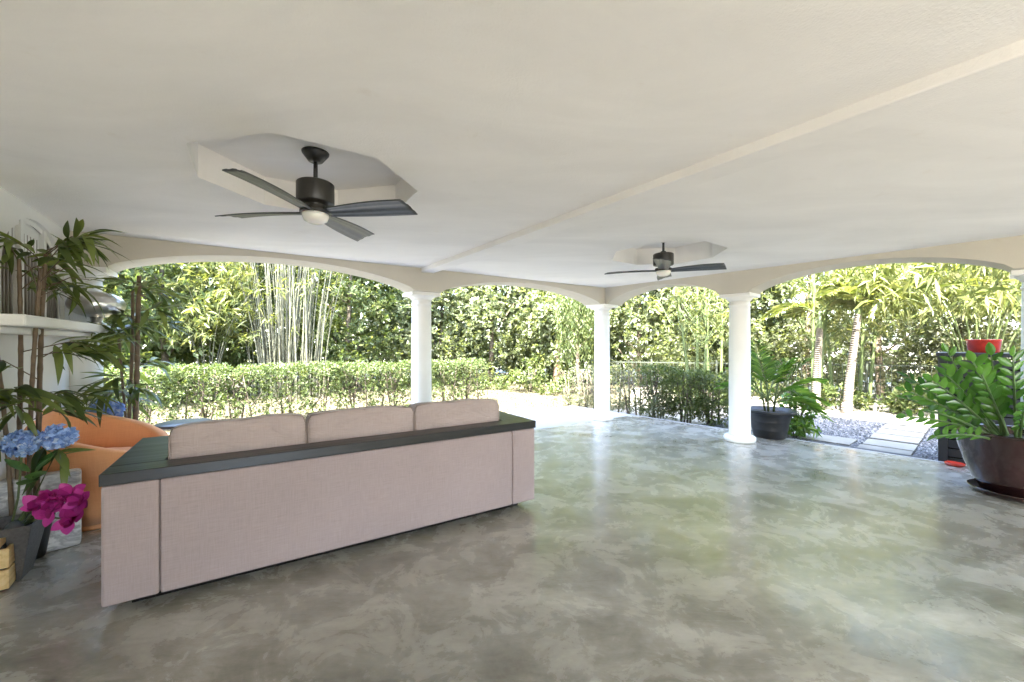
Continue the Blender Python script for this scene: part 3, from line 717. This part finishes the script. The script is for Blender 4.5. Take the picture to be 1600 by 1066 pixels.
# low leafy shrub right behind the pot
def bush(name, label, loc, rx, ry, z0, z1, n, L, W, mat, cat='shrub', group=None, stems=6, lump=14, sig=.12, per=7, stemmat='hedge_stem', scale=1, droop=.0):
    t = thing(name, label, cat, loc, 0, group)
    c, a = lumps(n, lump, column_shell(rx, ry, z0, z1), sig)
    put('foliage', rosettes('foliage', c, a, per, L, W, .9, .3, droop), mat, t)
    m = MB(); q = random.Random(int(loc[0]*100))
    for k in range(stems):
        a_ = q.random()*6.3; x, y = math.cos(a_), math.sin(a_)
        m.tube([(x*rx*.12, y*ry*.12, -.1), (x*rx*.3, y*ry*.3, z1*.4), (x*rx*.55, y*ry*.55, z1*.8)], [.012, .01, .004], 6)
    m.build('stems', stemmat, t); return t
bush('leafy_shrub', 'small leafy green shrub at the gravel edge behind the charcoal pot', (4.72, 6.75, -.1), .20, .17, .1, .72, 80, .13, .05, 'leaf_palm', lump=9, sig=.09, droop=.3)

# ------------------------------------------------------------------ big glazed pot with ZZ plant
ZC = (4.93, 3.965)
zz = thing('zz_plant', 'glossy dark green plant in a big brown glazed pot', 'plant', (ZC[0], ZC[1], 0))
MB().lathe([(.0, .036), (.235, .036), (.25, .045), (.31, .16), (.36, .30), (.40, .46), (.415, .58), (.422, .605), (.415, .622), (.395, .622), (.38, .59), (.37, .52), (.0, .51)], 64).build('pot', 'brown_glaze', zz)
MB().lathe([(.0, .0), (.29, .0), (.325, .045), (.33, .055), (.322, .058), (.29, .03), (.0, .028)], 56).build('saucer', 'brown_glaze', zz)
MB().lathe([(.368, .535), (.2, .555), (.0, .56)], 28).build('soil', 'soil', zz)
def zzleaf(L, W, n=7):
    P = []
    for i in range(n+1):
        u = i/n; w = W*(math.sin(math.pi*min(1, u*.98+.01)**.85)**.75)
        for v in (-1, -.5, 0, .5, 1): P.append((u*L, v*w, .28*w*v*v-.10*L*u*u))
    m = MB(); m.grid(P, n+1, 5); me = m.mesh('leaflet'); me.materials.append(MATS['zz_leaf']); return me
ZM = [zzleaf(.135, .029), zzleaf(.12, .030), zzleaf(.145, .028)]
q = random.Random(21)
stalks = [(200, 20, .85), (190, 32, .85), (178, 26, .95), (168, 40, .85), (150, 50, .8), (215, 44, .75), (205, 60, .75), (180, 66, .8), (160, 70, .85), (120, 60, .75), (100, 72, .8), (230, 62, .65), (250, 52, .65), (270, 65, .7), (185, 48, .85), (140, 38, .8), (215, 72, .8), (60, 62, .7), (195, 80, .75), (300, 55, .6), (225, 30, .7), (170, 56, .78)]
for k, (az, el, ln) in enumerate(stalks):
    ln *= 1.22 if 140 < az < 222 else 1.08; az += q.uniform(-8, 8); rr = q.uniform(.05, .22); p0 = Vector((rr*math.cos(R(az)), rr*math.sin(R(az)), .5))
    d = Vector((math.cos(R(az))*math.cos(R(el)), math.sin(R(az))*math.cos(R(el)), math.sin(R(el))))
    pts = [p0+d*ln*(i/10)+Vector((0, 0, -.22*ln*(i/10)**2*math.cos(R(el)))) for i in range(11)]
    st = MB().tube(pts, [.013*(1-.75*i/10)+.001 for i in range(11)], 7).build('stalk', 'zz_stalk', zz)
    nl = 13; roll = q.uniform(15, 75)*(1 if math.cos(R(az)) < 0 else -1)
    for j in range(nl):
        u = .34+.66*j/(nl-1); i = min(int(u*10), 9); p = pts[i].lerp(pts[i+1], u*10-i); tg = (pts[i+1]-pts[i]).normalized()
        s = -1 if j % 2 else 1; sd_ = tg.cross(Vector((0, 0, 1))); sd_ = sd_.normalized() if sd_.length > .05 else Vector((1, 0, 0)); up = sd_.cross(tg).normalized()
        RM = Matrix.Rotation(R(roll), 3, tg); sd_ = RM @ sd_; up = RM @ up
        X = (tg*.75+sd_*s*.75+up*.25).normalized() if j < nl-1 else tg
        Z = (up-X*up.dot(X)+sd_*s*q.uniform(-.1, .3)); Z = (Z-X*Z.dot(X)).normalized(); Y = Z.cross(X)
        M = Matrix(((X.x, Y.x, Z.x, p.x), (X.y, Y.y, Z.y, p.y), (X.z, Y.z, Z.z, p.z), (0, 0, 0, 1))) @ Matrix.Scale(q.uniform(.75, 1.15), 4)
        put('leaflet', q.choice(ZM), None, st, 0, M)

# ------------------------------------------------------------------ slatted cabinet, red pots
cb = thing('slatted_cabinet', 'charcoal slatted outdoor cabinet on the gravel behind the big pot', 'cabinet', v3(on2((Vector((5.44, 5.19))-K2).dot(D2), 1.085), -.085), math.atan2(D2.y, D2.x))
ZK = 1.40
for x in (0, 1.62): MB().box((x, 0, 0), (x+.085, .085, ZK)).build('post', 'cabinet_grey', cb, .005)
for x in (0, 1.62): MB().box((x, .72, 0), (x+.085, .805, ZK)).build('post', 'cabinet_grey', cb, .005)
for k in range(12):
    MB().box((.087, .018, .03+k*.112), (1.618, .040, .03+k*.112+.096), Matrix.Identity(4)).build('slat', 'cabinet_grey', cb, .004)
    MB().box((.018, .087, .03+k*.112), (.040, .718, .03+k*.112+.096)).build('slat', 'cabinet_grey', cb, .004)
MB().box((.06, .06, .02), (1.64, .74, ZK-.06)).build('inner_box', 'plinth', cb)
MB().box((-.02, -.02, ZK+.002), (1.73, .83, ZK+.05)).build('top', 'cabinet_grey', cb, .006)
rpot = thing('red_pot', 'round glossy red pot standing on the cabinet top', 'pot', (5.90, 5.085, -.085+ZK+.051))
MB().lathe([(.0, .0), (.125, .0), (.135, .01), (.150, .145), (.158, .153), (.158, .165), (.146, .165), (.135, .14), (.12, .03), (.0, .03)], 40).build('bowl', 'red_glaze', rpot)
rs_ = thing('red_saucer', 'low red saucer on the slab edge at the foot of the cabinet', 'saucer', (5.37, 4.93, 0))
MB().lathe([(.0, .0), (.075, .0), (.09, .02), (.09, .035), (.08, .035), (.07, .015), (.0, .015)], 32).build('dish', 'red_glaze', rs_)

# ------------------------------------------------------------------ paving, edging, pebbles
path = bpy.data.objects.new('path', None); COL.objects.link(path); path['kind'] = 'structure'
a0 = (Vector((5.40, 6.20))-K2).dot(D2)
pav = []
def pave(a, b_, la, lb, i):
    m = MB(); q = random.Random(i); z = -.055+q.uniform(-.004, .004); j = lambda: q.uniform(-.008, .008)
    P = [on2(a+j(), b_+j()), on2(a+la+j(), b_+j()), on2(a+la+j(), b_+lb+j()), on2(a+j(), b_+lb+j())]
    m.add([v3(p, z-.05) for p in P]+[v3(p, z) for p in P], [(0, 1, 2, 3)[::-1], (4, 5, 6, 7), (0, 1, 5, 4), (1, 2, 6, 5), (2, 3, 7, 6), (3, 0, 4, 7)])
    o = m.build('paver', 'paver', path, .006); pav.append((a, b_, la, lb))
for k in range(7): pave(3.50, 1.16+k*.60, .58, .515, k)
pave(2.72, 1.50, .68, .56, 21); pave(1.95, 1.52, .66, .54, 22)
MB().box((3.0, 1.045, -.12), (4.25, 1.115, .0), Matrix(((D2.x, N2.x, 0, K2.x), (D2.y, N2.y, 0, K2.y), (0, 0, 1, 0), (0, 0, 0, 1)))).build('edging', 'edging', path, .004)
n = 38000
a = rng.uniform(1.2, 6.6, n); b_ = 1.06+rng.random(n)**1.05*3.95
keep = np.ones(n, bool)
for (pa, pb, la, lb) in pav: keep &= ~((a > pa-.015) & (a < pa+la+.015) & (b_ > pb-.04) & (b_ < pb+lb+.04))
keep &= ~((a > 5.2) & (b_ > 1.1) & (b_ < 1.9)); a = a[keep]; b_ = b_[keep]; n = len(a)
xy = np.array(K2)[None]+a[:, None]*np.array(D2)[None]+b_[:, None]*np.array(N2)[None]
s = rng.uniform(.014, .034, (n, 1)); base = np.array([[1, 0, 0], [0, 1, 0], [-1, 0, 0], [0, -1, 0], [0, 0, .62], [0, 0, -.62]], float)
th = rng.random(n)*6.28; cx, sx = np.cos(th), np.sin(th)
bx = base[None]*s[:, None]*rng.uniform(.6, 1.3, (n, 1, 3)); V = np.empty_like(bx)
V[..., 0] = bx[..., 0]*cx[:, None]-bx[..., 1]*sx[:, None]; V[..., 1] = bx[..., 0]*sx[:, None]+bx[..., 1]*cx[:, None]; V[..., 2] = bx[..., 2]+rng.normal(size=(n, 1))*.002+bx[..., 0]*rng.normal(size=(n, 1))*.25
V += np.concatenate([xy, np.full((n, 1), -.078)], 1)[:, None]
F = np.array([[0, 1, 4], [1, 2, 4], [2, 3, 4], [3, 0, 4], [1, 0, 5], [2, 1, 5], [3, 2, 5], [0, 3, 5]])
tag(put('pebbles', mesh_np('pebbles', V.reshape(-1, 3), (np.arange(n)[:, None, None]*6+F[None]).reshape(-1, 3), np.repeat(rng.random(n), 6)), 'pebble'), 'blue-grey pebbles spread around the paving', 'gravel', kind='stuff')
# grass
n = 42000
a = rng.uniform(-4, 10, n); b_ = 1.85+rng.random(n)*9; p = np.array(K2)[None]-a[:, None]*np.array(D1)[None]+b_[:, None]*np.array(N1)[None]
d = np.stack([rng.normal(size=n)*.45, rng.normal(size=n)*.45, np.ones(n)], 1)
tag(put('grass', leaves('grass', np.concatenate([p, np.full((n, 1), -.112)], 1), d, rng.normal(size=(n, 3)), rng.uniform(.03, .085, n), .012, .1), 'grass'), 'dry yellow-green lawn grass', 'grass', kind='stuff')

# ------------------------------------------------------------------ clipped hedge beyond the left arcade
def hedge_variant(seed, dense, z0, z1, rx=.42, ry=.33, L=.062, W=.028, n=430, sparse=150, per=7):
    st = np.random.default_rng(seed)
    c = np.stack([st.uniform(-rx, rx, n), st.uniform(-ry, ry, n), z0+(z1-z0)*st.random(n)**dense], 1)
    c2 = np.stack([st.uniform(-rx, rx, sparse), st.normal(size=sparse)*ry*.5, .08+(z0-.08)*st.random(sparse)**.8], 1)
    c = np.concatenate([c, c2]); ax = nrm(c*np.array([.6, 1, .0])+np.array([0, 0, .35])+st.normal(size=c.shape)*.5)
    f = rosettes('foliage', c, ax, per, L, W, .9, .35); m = MB(); q = random.Random(seed)
    for k in range(q.choice((3, 4, 5))):
        x, y = q.uniform(-.2, .2), q.uniform(-.12, .12); lx = q.uniform(-.22, .22)
        m.tube([(x, y, -.12), (x+lx*.4, y, .4), (x+lx, y+q.uniform(-.1, .1), z1*.92)], [.021, .016, .007], 6)
        for j in range(4):
            z = q.uniform(.2, z1*.7); u = z/z1; s = q.choice((-1, 1)); m.tube([(x+lx*u, y, z), (x+lx*u+s*.10, y, z+.12), (x+lx*u+s*.2, y+q.uniform(-.1, .1), z+.3)], [.008, .006, .003], 5)
    return f, m.mesh('stems')
HV = [hedge_variant(30+i, .8, .90, 1.16, L=.050, W=.022, sparse=300, n=270) for i in range(4)]
for f, s in HV: f.materials.append(MATS['leaf_hedge']); s.materials.append(MATS['hedge_stem'])
def shrub(name, label, loc, rot, var, scale, group):
    t = thing(name, label, 'hedge', loc, rot, group); f, s = var
    o = put('foliage', f, None, t); o.scale = scale; o = put('stems', s, None, t); o.scale = scale; return t
hr = random.Random(8)
NH = 16
for i in range(NH):
    p = on1(.72+ (NH-1-i)*.72, 4.14)
    lab = f'{ORD[i]} shrub from the left in the clipped hedge behind the sofa' if i < NH-1 else 'last shrub at the right end of the clipped hedge behind the sofa'
    shrub('hedge_shrub', lab, v3(p, -.11), math.atan2(D1.y, D1.x)+(math.pi if hr.random() < .5 else 0), HV[i % 4], (1.0, hr.uniform(.9, 1.15), hr.uniform(.97, 1.02)), 'clipped hedge left of the patio')
HV2 = [hedge_variant(60+i, .7, .55, 1.05, .40, .28, .052, .02, 330, 330) for i in range(3)]
for f, s in HV2: f.materials.append(MATS['leaf_dark']); s.materials.append(MATS['hedge_stem'])
HV3 = [hedge_variant(70+i, 1.0, .30, 1.0, .36, .26, .05, .018, 110, 120) for i in range(2)]
for f, s in HV3: f.materials.append(MATS['leaf_grey']); s.materials.append(MATS['hedge_stem'])
NR = 7
for i in range(NR):
    p = on2(-1.98+i*.56, 1.40+.03*i)
    lab = f'{ORD[i]} shrub from the left in the thin shaded hedge at the terrace edge' if i < 5 else ('bushy shrub just left of the column in the shaded hedge' if i == 6 else 'full dark shrub second from the column in the shaded hedge')
    shrub('hedge_shrub', lab, v3(p, -.12), math.atan2(D2.y, D2.x), (HV3[i % 2] if i < 4 else HV2[i % 3]), (1.0, 1.0, hr.uniform(.95, 1.1)), 'shaded hedge at the terrace edge')

# ------------------------------------------------------------------ trees
def limb_tree(seed, h, r0, spread, n=9, lean=0):
    m = MB(); q = random.Random(seed)
    tr = [Vector((lean*u*u+.08*math.sin(4*u+seed), .06*math.sin(3*u), -.15+h*u)) for u in [i/8 for i in range(9)]]
    m.tube(tr, [r0*(1-.7*i/8) for i in range(9)], 8)
    for k in range(n):
        u = q.uniform(.2, .9); i = min(int(u*8), 7); p = tr[i]; a = q.random()*6.28; l = spread*q.uniform(.5, 1)
        m.tube([p, p+Vector((math.cos(a)*l*.5, math.sin(a)*l*.5, l*.45)), p+Vector((math.cos(a)*l, math.sin(a)*l, l*1.0))], [r0*.35, r0*.22, r0*.07], 6)
    return m.mesh('trunk')
def crown_variant(rx, ry, z0, z1, n, L, W, lump, sig, per, mat, taper=.25, droop=0.0):
    c, a = lumps(n, lump, column_shell(rx, ry, z0, z1, taper), sig); me = rosettes('crown', c, a, per, L, W, .9, .35, droop); me.materials.append(MATS[mat]); return me
FIC = [crown_variant(1.5, 1.1, .2, 7.2, 2700, .155, .072, 80, .33, 8, 'leaf_ficus', .2) for _ in range(3)]
DRK = [crown_variant(1.6, 1.3, .1, 6.6, 2300, .165, .07, 70, .38, 8, 'leaf_dark', .3) for _ in range(2)]
GRY = [crown_variant(1.3, 1.0, .1, 6.2, 1900, .13, .05, 75, .30, 8, 'leaf_grey', .2) for _ in range(2)]
TRK = [limb_tree(i, 5.6, .11, 1.3) for i in range(4)]
for t_ in TRK: t_.materials.append(MATS['bark'])
def tree(name, label, x, y, crown, sc=(1, 1, 1), rot=None, group='dense trees screening the garden', i=[0]):
    i[0] += 1; t = thing(name, label, 'tree', (x, y, -.14), random.Random(i[0]*7).random()*6.28 if rot is None else rot, group)
    o = put('crown', crown, None, t); o.scale = sc; o = put('trunk', TRK[i[0] % 4], None, t); o.scale = (1, 1, sc[2]); return t
tree('broadleaf_tree', 'dark tree right beside the left white column, behind the silk bamboo', -10.6, 9.4, DRK[0], (1, 1, 1))
tree('broadleaf_tree', 'dark bushy tree between the silk bamboo and the bamboo grove', -9.9, 11.6, DRK[1], (1.1, 1.1, .95))
tree('broadleaf_tree', 'dark green tree directly left of the bamboo culms', -9.6, 13.6, DRK[0], (1, 1, .92))
tree('broadleaf_tree', 'tree hidden behind the bamboo culms', -8.3, 16.6, FIC[0], (1.1, 1, .95))
tree('broadleaf_tree', 'dark green tree just right of the bamboo culms', -5.7, 14.2, DRK[1], (1.0, 1, .88))
tree('broadleaf_tree', 'green tree midway between the bamboo and the first column', -4.2, 15.6, FIC[1], (1, 1, .95))
tree('broadleaf_tree', 'pale leaved tree just left of the column behind the sofa', -2.7, 16.0, FIC[2], (1, 1, .93))
tree('broadleaf_tree', 'pale leaved tree just right of the column behind the sofa', -.9, 16.2, FIC[0], (1, 1, .98))
tree('broadleaf_tree', 'tall pale leaved tree in the middle of the second arch', 1.0, 16.4, FIC[1], (1.05, 1, 1))
tree('broadleaf_tree', 'pale leaved tree right of centre in the second arch', 2.7, 16.6, FIC[2], (1, 1, 1))
tree('broadleaf_tree', 'bright tree just right of the corner column', 4.7, 15.0, FIC[0], (1, 1, .98))
tree('broadleaf_tree', 'bright tree filling the middle of the narrow arch', 6.2, 14.2, FIC[1], (1, 1, .95))
tree('broadleaf_tree', 'bright tree left of the third column', 7.6, 13.2, FIC[2], (1, 1, .93))
tree('broadleaf_tree', 'grey-green tree behind the potted palm', 9.3, 12.8, GRY[0], (1.1, 1, 1))
tree('broadleaf_tree', 'grey-green tree behind the ringed palm trunks', 10.9, 12.0, GRY[1], (1.1, 1, 1))
tree('broadleaf_tree', 'grey-green tree left of the red pot', 12.2, 11.0, GRY[0], (1.1, 1, 1), 1.0)
tree('broadleaf_tree', 'grey-green tree behind the red pot', 13.2, 9.7, GRY[1], (1.1, 1, 1), 2.2)
tree('broadleaf_tree', 'grey-green tree right of the red pot at the picture edge', 13.9, 8.0, GRY[0], (1.1, 1, 1), 3.9)
# far wood behind, one mass
N = 2600
N = 5200; ang = rng.uniform(R(-75), R(140), N); rad = np.where(ang > R(72), rng.uniform(13, 16, N), rng.uniform(19, 24, N))
c = np.stack([np.sin(ang)*rad, np.cos(ang)*rad*1.0, rng.random(N)**.9*np.where(ang > R(28), 11, 7.0)], 1)  # right side raised and continued out of view to block sky glare
tag(put('far_wood', rosettes('far_wood', c, nrm(-c*np.array([1, 1, 0])+np.array([0, 0, 6])+rng.normal(size=c.shape)*3), 11, .42, .2, .95, .4), 'leaf_ficus'), 'green mass of trees closing the view behind the garden', 'woods', kind='stuff')
# weeping dark tree left of the corner column
wt = thing('weeping_tree', 'dark weeping tree with hanging foliage left of the corner column', 'tree', (2.05, 12.2, -.12))
n = 520; th = rng.random(n)*6.28; rr = .75*np.sqrt(rng.random(n)); zt = 3.4-1.2*rr**2
ln = rng.uniform(.6, 2.4, n); k = 12
P = np.stack([rr*np.cos(th), rr*np.sin(th), zt], 1); pos = np.repeat(P, k, 0); pos[:, 2] -= np.tile(np.arange(k)/k, n)*np.repeat(ln, k); pos += rng.normal(size=pos.shape)*.035
put('crown', leaves('crown', pos, np.stack([rng.normal(size=n*k)*.5, rng.normal(size=n*k)*.5, -np.ones(n*k)], 1), rng.normal(size=(n*k, 3)), .13, .035), 'leaf_dark', wt)
put('trunk', limb_tree(9, 3.2, .07, .7, 7), 'bark', wt)
# small clipped shrubs and trunk at the far lawn
bush('round_shrub', 'small dark clipped shrub on the far side of the lawn', (.55, 13.4, -.11), .52, .45, .1, .95, 170, .11, .05, 'leaf_dark', lump=12, sig=.14)
bush('low_shrub', 'low spreading shrub on the lawn right of the clipped one', (1.55, 12.8, -.11), .55, .4, .02, .42, 120, .10, .045, 'leaf_dark', lump=10, sig=.1)
bush('low_shrub', 'low dark ground shrub at the lawn edge beyond the hedge end', (-.75, 14.2, -.11), 1.0, .3, .02, .32, 150, .10, .045, 'leaf_dark', lump=14, sig=.1)
tk = thing('tree_trunk', 'short reddish brown tree trunk at the far lawn', 'tree', (1.62, 14.6, -.12))
MB().tube([(0, 0, -.1), (.0, 0, .5), (.05, 0, 1.1), (.02, 0, 3)], [.17, .14, .11, .06], 10).build('trunk', 'bark_red', tk)
put('crown', crown_variant(1.0, .8, 1.0, 4.2, 520, .18, .08, 18, .3, 8, 'leaf_ficus'), None, tk)

# bamboo grove
bg = thing('bamboo_grove', 'tall clump of pale grey-green bamboo culms beyond the hedge', 'bamboo', (-6.75, 12.3, -.13))
q = random.Random(15)
for k in range(84):
    a = q.random()*6.28; rr = .95*math.sqrt(q.random()); x, y = rr*math.cos(a)*1.15, rr*math.sin(a)*.8; sp = q.uniform(.7, 1.7); h = q.uniform(5.5, 7.5)
    lx, ly = x*sp+q.uniform(-.8, .8), y*sp+q.uniform(-.4, .4); pts = []; rad = []; r0 = q.uniform(.014, .028); nn = 22
    for i in range(nn+1):
        u = i/nn; p = Vector((x+lx*u**1.7, y+ly*u**1.5, h*u))
        pts.append(p); rad.append(r0*(1-.55*u)); 
        if i < nn: pts.append(p+Vector((0, 0, .015))); rad.append(r0*(1-.55*u)*1.16); pts.append(p+Vector((0, 0, .03))); rad.append(r0*(1-.55*u))
    MB().tube(pts, rad, 7, False).build('culm', 'bamboo_culm', bg)
def sprays(n, cfun, L, W, per, seed=0, hang=.7):
    c = cfun(n); ax = nrm(rng.normal(size=(n, 3))*np.array([1, 1, .4])+np.array([0, 0, -hang]))
    return rosettes('leaves', c, ax, per, L, W, .75, .3, .25)
def gl(n):
    th = rng.random(n)*6.28; z = rng.random(n)**.6*5.5+1.6; r_ = (.9+z*.22)*(.7+.5*rng.random(n)); return np.stack([r_*np.cos(th)-.2, r_*np.sin(th)*.8, z], 1)
put('leaves', sprays(480, gl, .20, .030, 9), 'leaf_bamboo', bg)
bb = thing('bamboo_shrub', 'arching yellow-green bamboo foliage left of the pale culms', 'bamboo', (-8.35, 11.2, -.13))
for k in range(9):
    a = R(200+k*40); pts = [Vector((math.cos(a)*.15+math.cos(a)*1.5*u*u, math.sin(a)*.15+math.sin(a)*1.2*u*u, 4.4*u-.9*u*u)) for u in [i/10 for i in range(11)]]
    MB().tube(pts, [.02*(1-.8*i/10) for i in range(11)], 6).build('culm', 'bamboo_culm', bb)
def gl2(n):
    th = rng.random(n)*6.28; z = 1.7+rng.random(n)*2.4; r_ = .3+1.0*rng.random(n); return np.stack([r_*np.cos(th), r_*np.sin(th), z], 1)
put('leaves', sprays(330, gl2, .22, .036, 9), 'leaf_bamboo', bb)

# slender branching trees on the right
def slender(label, loc, stems, leafn, lz, lr, seed, mat='leaf_bamboo', L=.16, W=.03, stem='green_stem', r0=.04):
    t = thing('slender_tree', label, 'tree', loc, 0, 'slender trees right of the corner column'); q = random.Random(seed); tips = []
    for (x, y, lx, ly, h) in stems:
        m = MB(); pts = [Vector((x+lx*u, y+ly*u, -.1+h*u)) for u in [i/12 for i in range(13)]]; m.tube(pts, [r0*(1-.6*i/12)*(1.12 if i % 2 else 1) for i in range(13)], 8)
        for k in range(13):
            u = q.uniform(.35, .95); p = pts[int(u*12)]; a = q.random()*6.28; l = q.uniform(.5, 1.2)
            e = p+Vector((math.cos(a)*l*.75, math.sin(a)*l*.75, l*.9)); m.tube([p, p.lerp(e, .5)+Vector((math.cos(a)*.06, math.sin(a)*.06, -.02)), e], [r0*.32, r0*.22, r0*.08], 5)
            for _ in range(3): tips.append(p.lerp(e, q.uniform(.4, 1.05)))
        m.build('trunk', stem, t)
    tips = np.array([tuple(p) for p in tips]); c = tips[rng.choice(len(tips), leafn)]+rng.normal(size=(leafn, 3))*lr
    put('crown', rosettes('crown', c, nrm(rng.normal(size=c.shape)+np.array([0, 0, -.4])), 7, L, W, .85, .3, .2), mat, t); return t
slender('slender tree with three green stems behind the shaded hedge', (4.35, 9.75, -.12), [(0, 0, -.55, .1, 4.6), (.12, .05, .05, .1, 4.8), (.2, 0, .35, .1, 4.6)], 170, 2, .22, 1)
slender('slender tree with one dark stem and rising branches right of the third column', (7.1, 9.6, -.12), [(0, 0, .05, 0, 4.8), (.35, .3, .5, .2, 4.2)], 230, 2, .28, 2)
slender('slender tree with thin stems just left of the third column', (5.75, 11.2, -.12), [(0, 0, .1, 0, 4.8), (-.3, 0, -.2, 0, 4.5)], 260, 2, .3, 3)
slender('slender yellow-green tree behind the ringed palms', (8.9, 10.4, -.12), [(0, 0, .2, 0, 4.9), (-.5, .2, -.4, 0, 4.6), (.4, .2, .4, 0, 4.5)], 380, 2, .34, 5)
# ringed palms
def ringed_palm(label, loc, lx, ly, h, r0, seed):
    t = thing('palm_tree', label, 'palm', loc, 0, 'ringed palms by the gravel'); pts = []; rad = []; n = 44
    for i in range(n+1):
        u = i/n; p = Vector((lx*u**1.2, ly*u, -.05+h*u)); rr = r0*(1.25-.45*u) if u < .12 else r0*(1.05-.35*u)
        pts += [p, p+Vector((0, 0, .012)), p+Vector((0, 0, h/n*.55))]; rad += [rr*1.1, rr*1.1, rr*.97]
    MB().tube(pts, rad, 12).build('trunk', 'palm_trunk', t); q = random.Random(seed); top = Vector((lx, ly, h-.02))
    MB().tube([top-Vector((0, 0, .3)), top+Vector((0, 0, .05)), top+Vector((0, 0, .35))], [r0*.7, r0*.8, r0*.35], 10).build('crownshaft', 'green_stem', t)
    for k in range(7): frond(t, top+Vector((0, 0, .25)), k*2.4+q.uniform(-.2, .2), R(q.uniform(25, 75)), q.uniform(1.0, 1.5), q.uniform(.45, .7), seed+k, .38, 30, 'leaf_bamboo', bare=.2, W=.035)
ringed_palm('leaning palm with pale ringed trunk by the gravel', (7.45, 9.05, -.1), .35, .1, 2.3, .085, 40)
ringed_palm('shorter palm trunk left of the leaning ringed palm', (6.95, 9.3, -.1), .25, .2, 2.0, .085, 60)
# overhanging bamboo at the upper right
ob = thing('bamboo_grove', 'yellow-green bamboo with drooping leaves overhanging at the upper right', 'bamboo', (10.6, 9.2, -.1))
for k in range(16):
    a = R(150+k*21); q0 = q.uniform(.8, 2.6)
    pts = [Vector((math.cos(a)*.2+math.cos(a)*q0*u**2, math.sin(a)*.2+math.sin(a)*q0*u**2, 5.2*u-1.5*u**3)) for u in [i/12 for i in range(13)]]
    MB().tube(pts, [.026*(1-.8*i/12) for i in range(13)], 6).build('culm', 'green_stem', ob)
def gl3(n):
    th = rng.random(n)*6.28; z = 2.35+rng.random(n)*1.8; r_ = 2.6*np.sqrt(rng.random(n)); return np.stack([r_*np.cos(th)-.6, r_*np.sin(th)-.8, z], 1)
put('leaves', sprays(620, gl3, .30, .050, 9, hang=1.0), 'leaf_bamboo', ob)
# undergrowth along the back on the right
for i, (x, y, lab) in enumerate(((6.1, 10.6, 'low undergrowth clump behind the potted palm'), (8.0, 9.9, 'low undergrowth clump right of the ringed palm'), (9.2, 9.3, 'low undergrowth clump left of the cabinet'), (10.2, 8.2, 'low undergrowth clump behind the cabinet'), (5.2, 11.0, 'low undergrowth clump left of the third column'))):
    bush('undergrowth', lab, (x, y, -.11), .6, .4, .02, .62, 150, .12, .05, 'leaf_dark', group='undergrowth by the fence', lump=10, sig=.13)
sp = bush('agave', 'pale spiky plant at the foot of the shaded hedge', (3.05, 8.35, -.1), .14, .12, .05, .3, 30, .30, .025, 'leaf_grey', cat='plant', lump=3, sig=.03, per=6, stems=1)
# fence along the back right
F0 = Vector((2.6, 13.2)); F1 = Vector((11.3, 10.4)); fd = F1-F0; fl = fd.length; fd.normalize()
fe = thing('metal_fence', 'thin pale metal picket fence in front of the grey-green trees', 'fence', v3(F0, -.12), math.atan2(fd.y, fd.x))
for k in range(6): MB().box((k*fl/5-.025, -.025, 0), (k*fl/5+.025, .025, 1.12)).build('post', 'fence_metal', fe)
for z in (.15, 1.0): MB().box((.0, -.012, z), (fl, .012, z+.03)).build('rail', 'fence_metal', fe)
m = MB()
for k in range(int(fl/.12)): m.box((k*.12+.05, -.008, .05), (k*.12+.060, .008, 1.06))
tag(m.build('pickets', 'fence_metal', fe), kind='stuff')
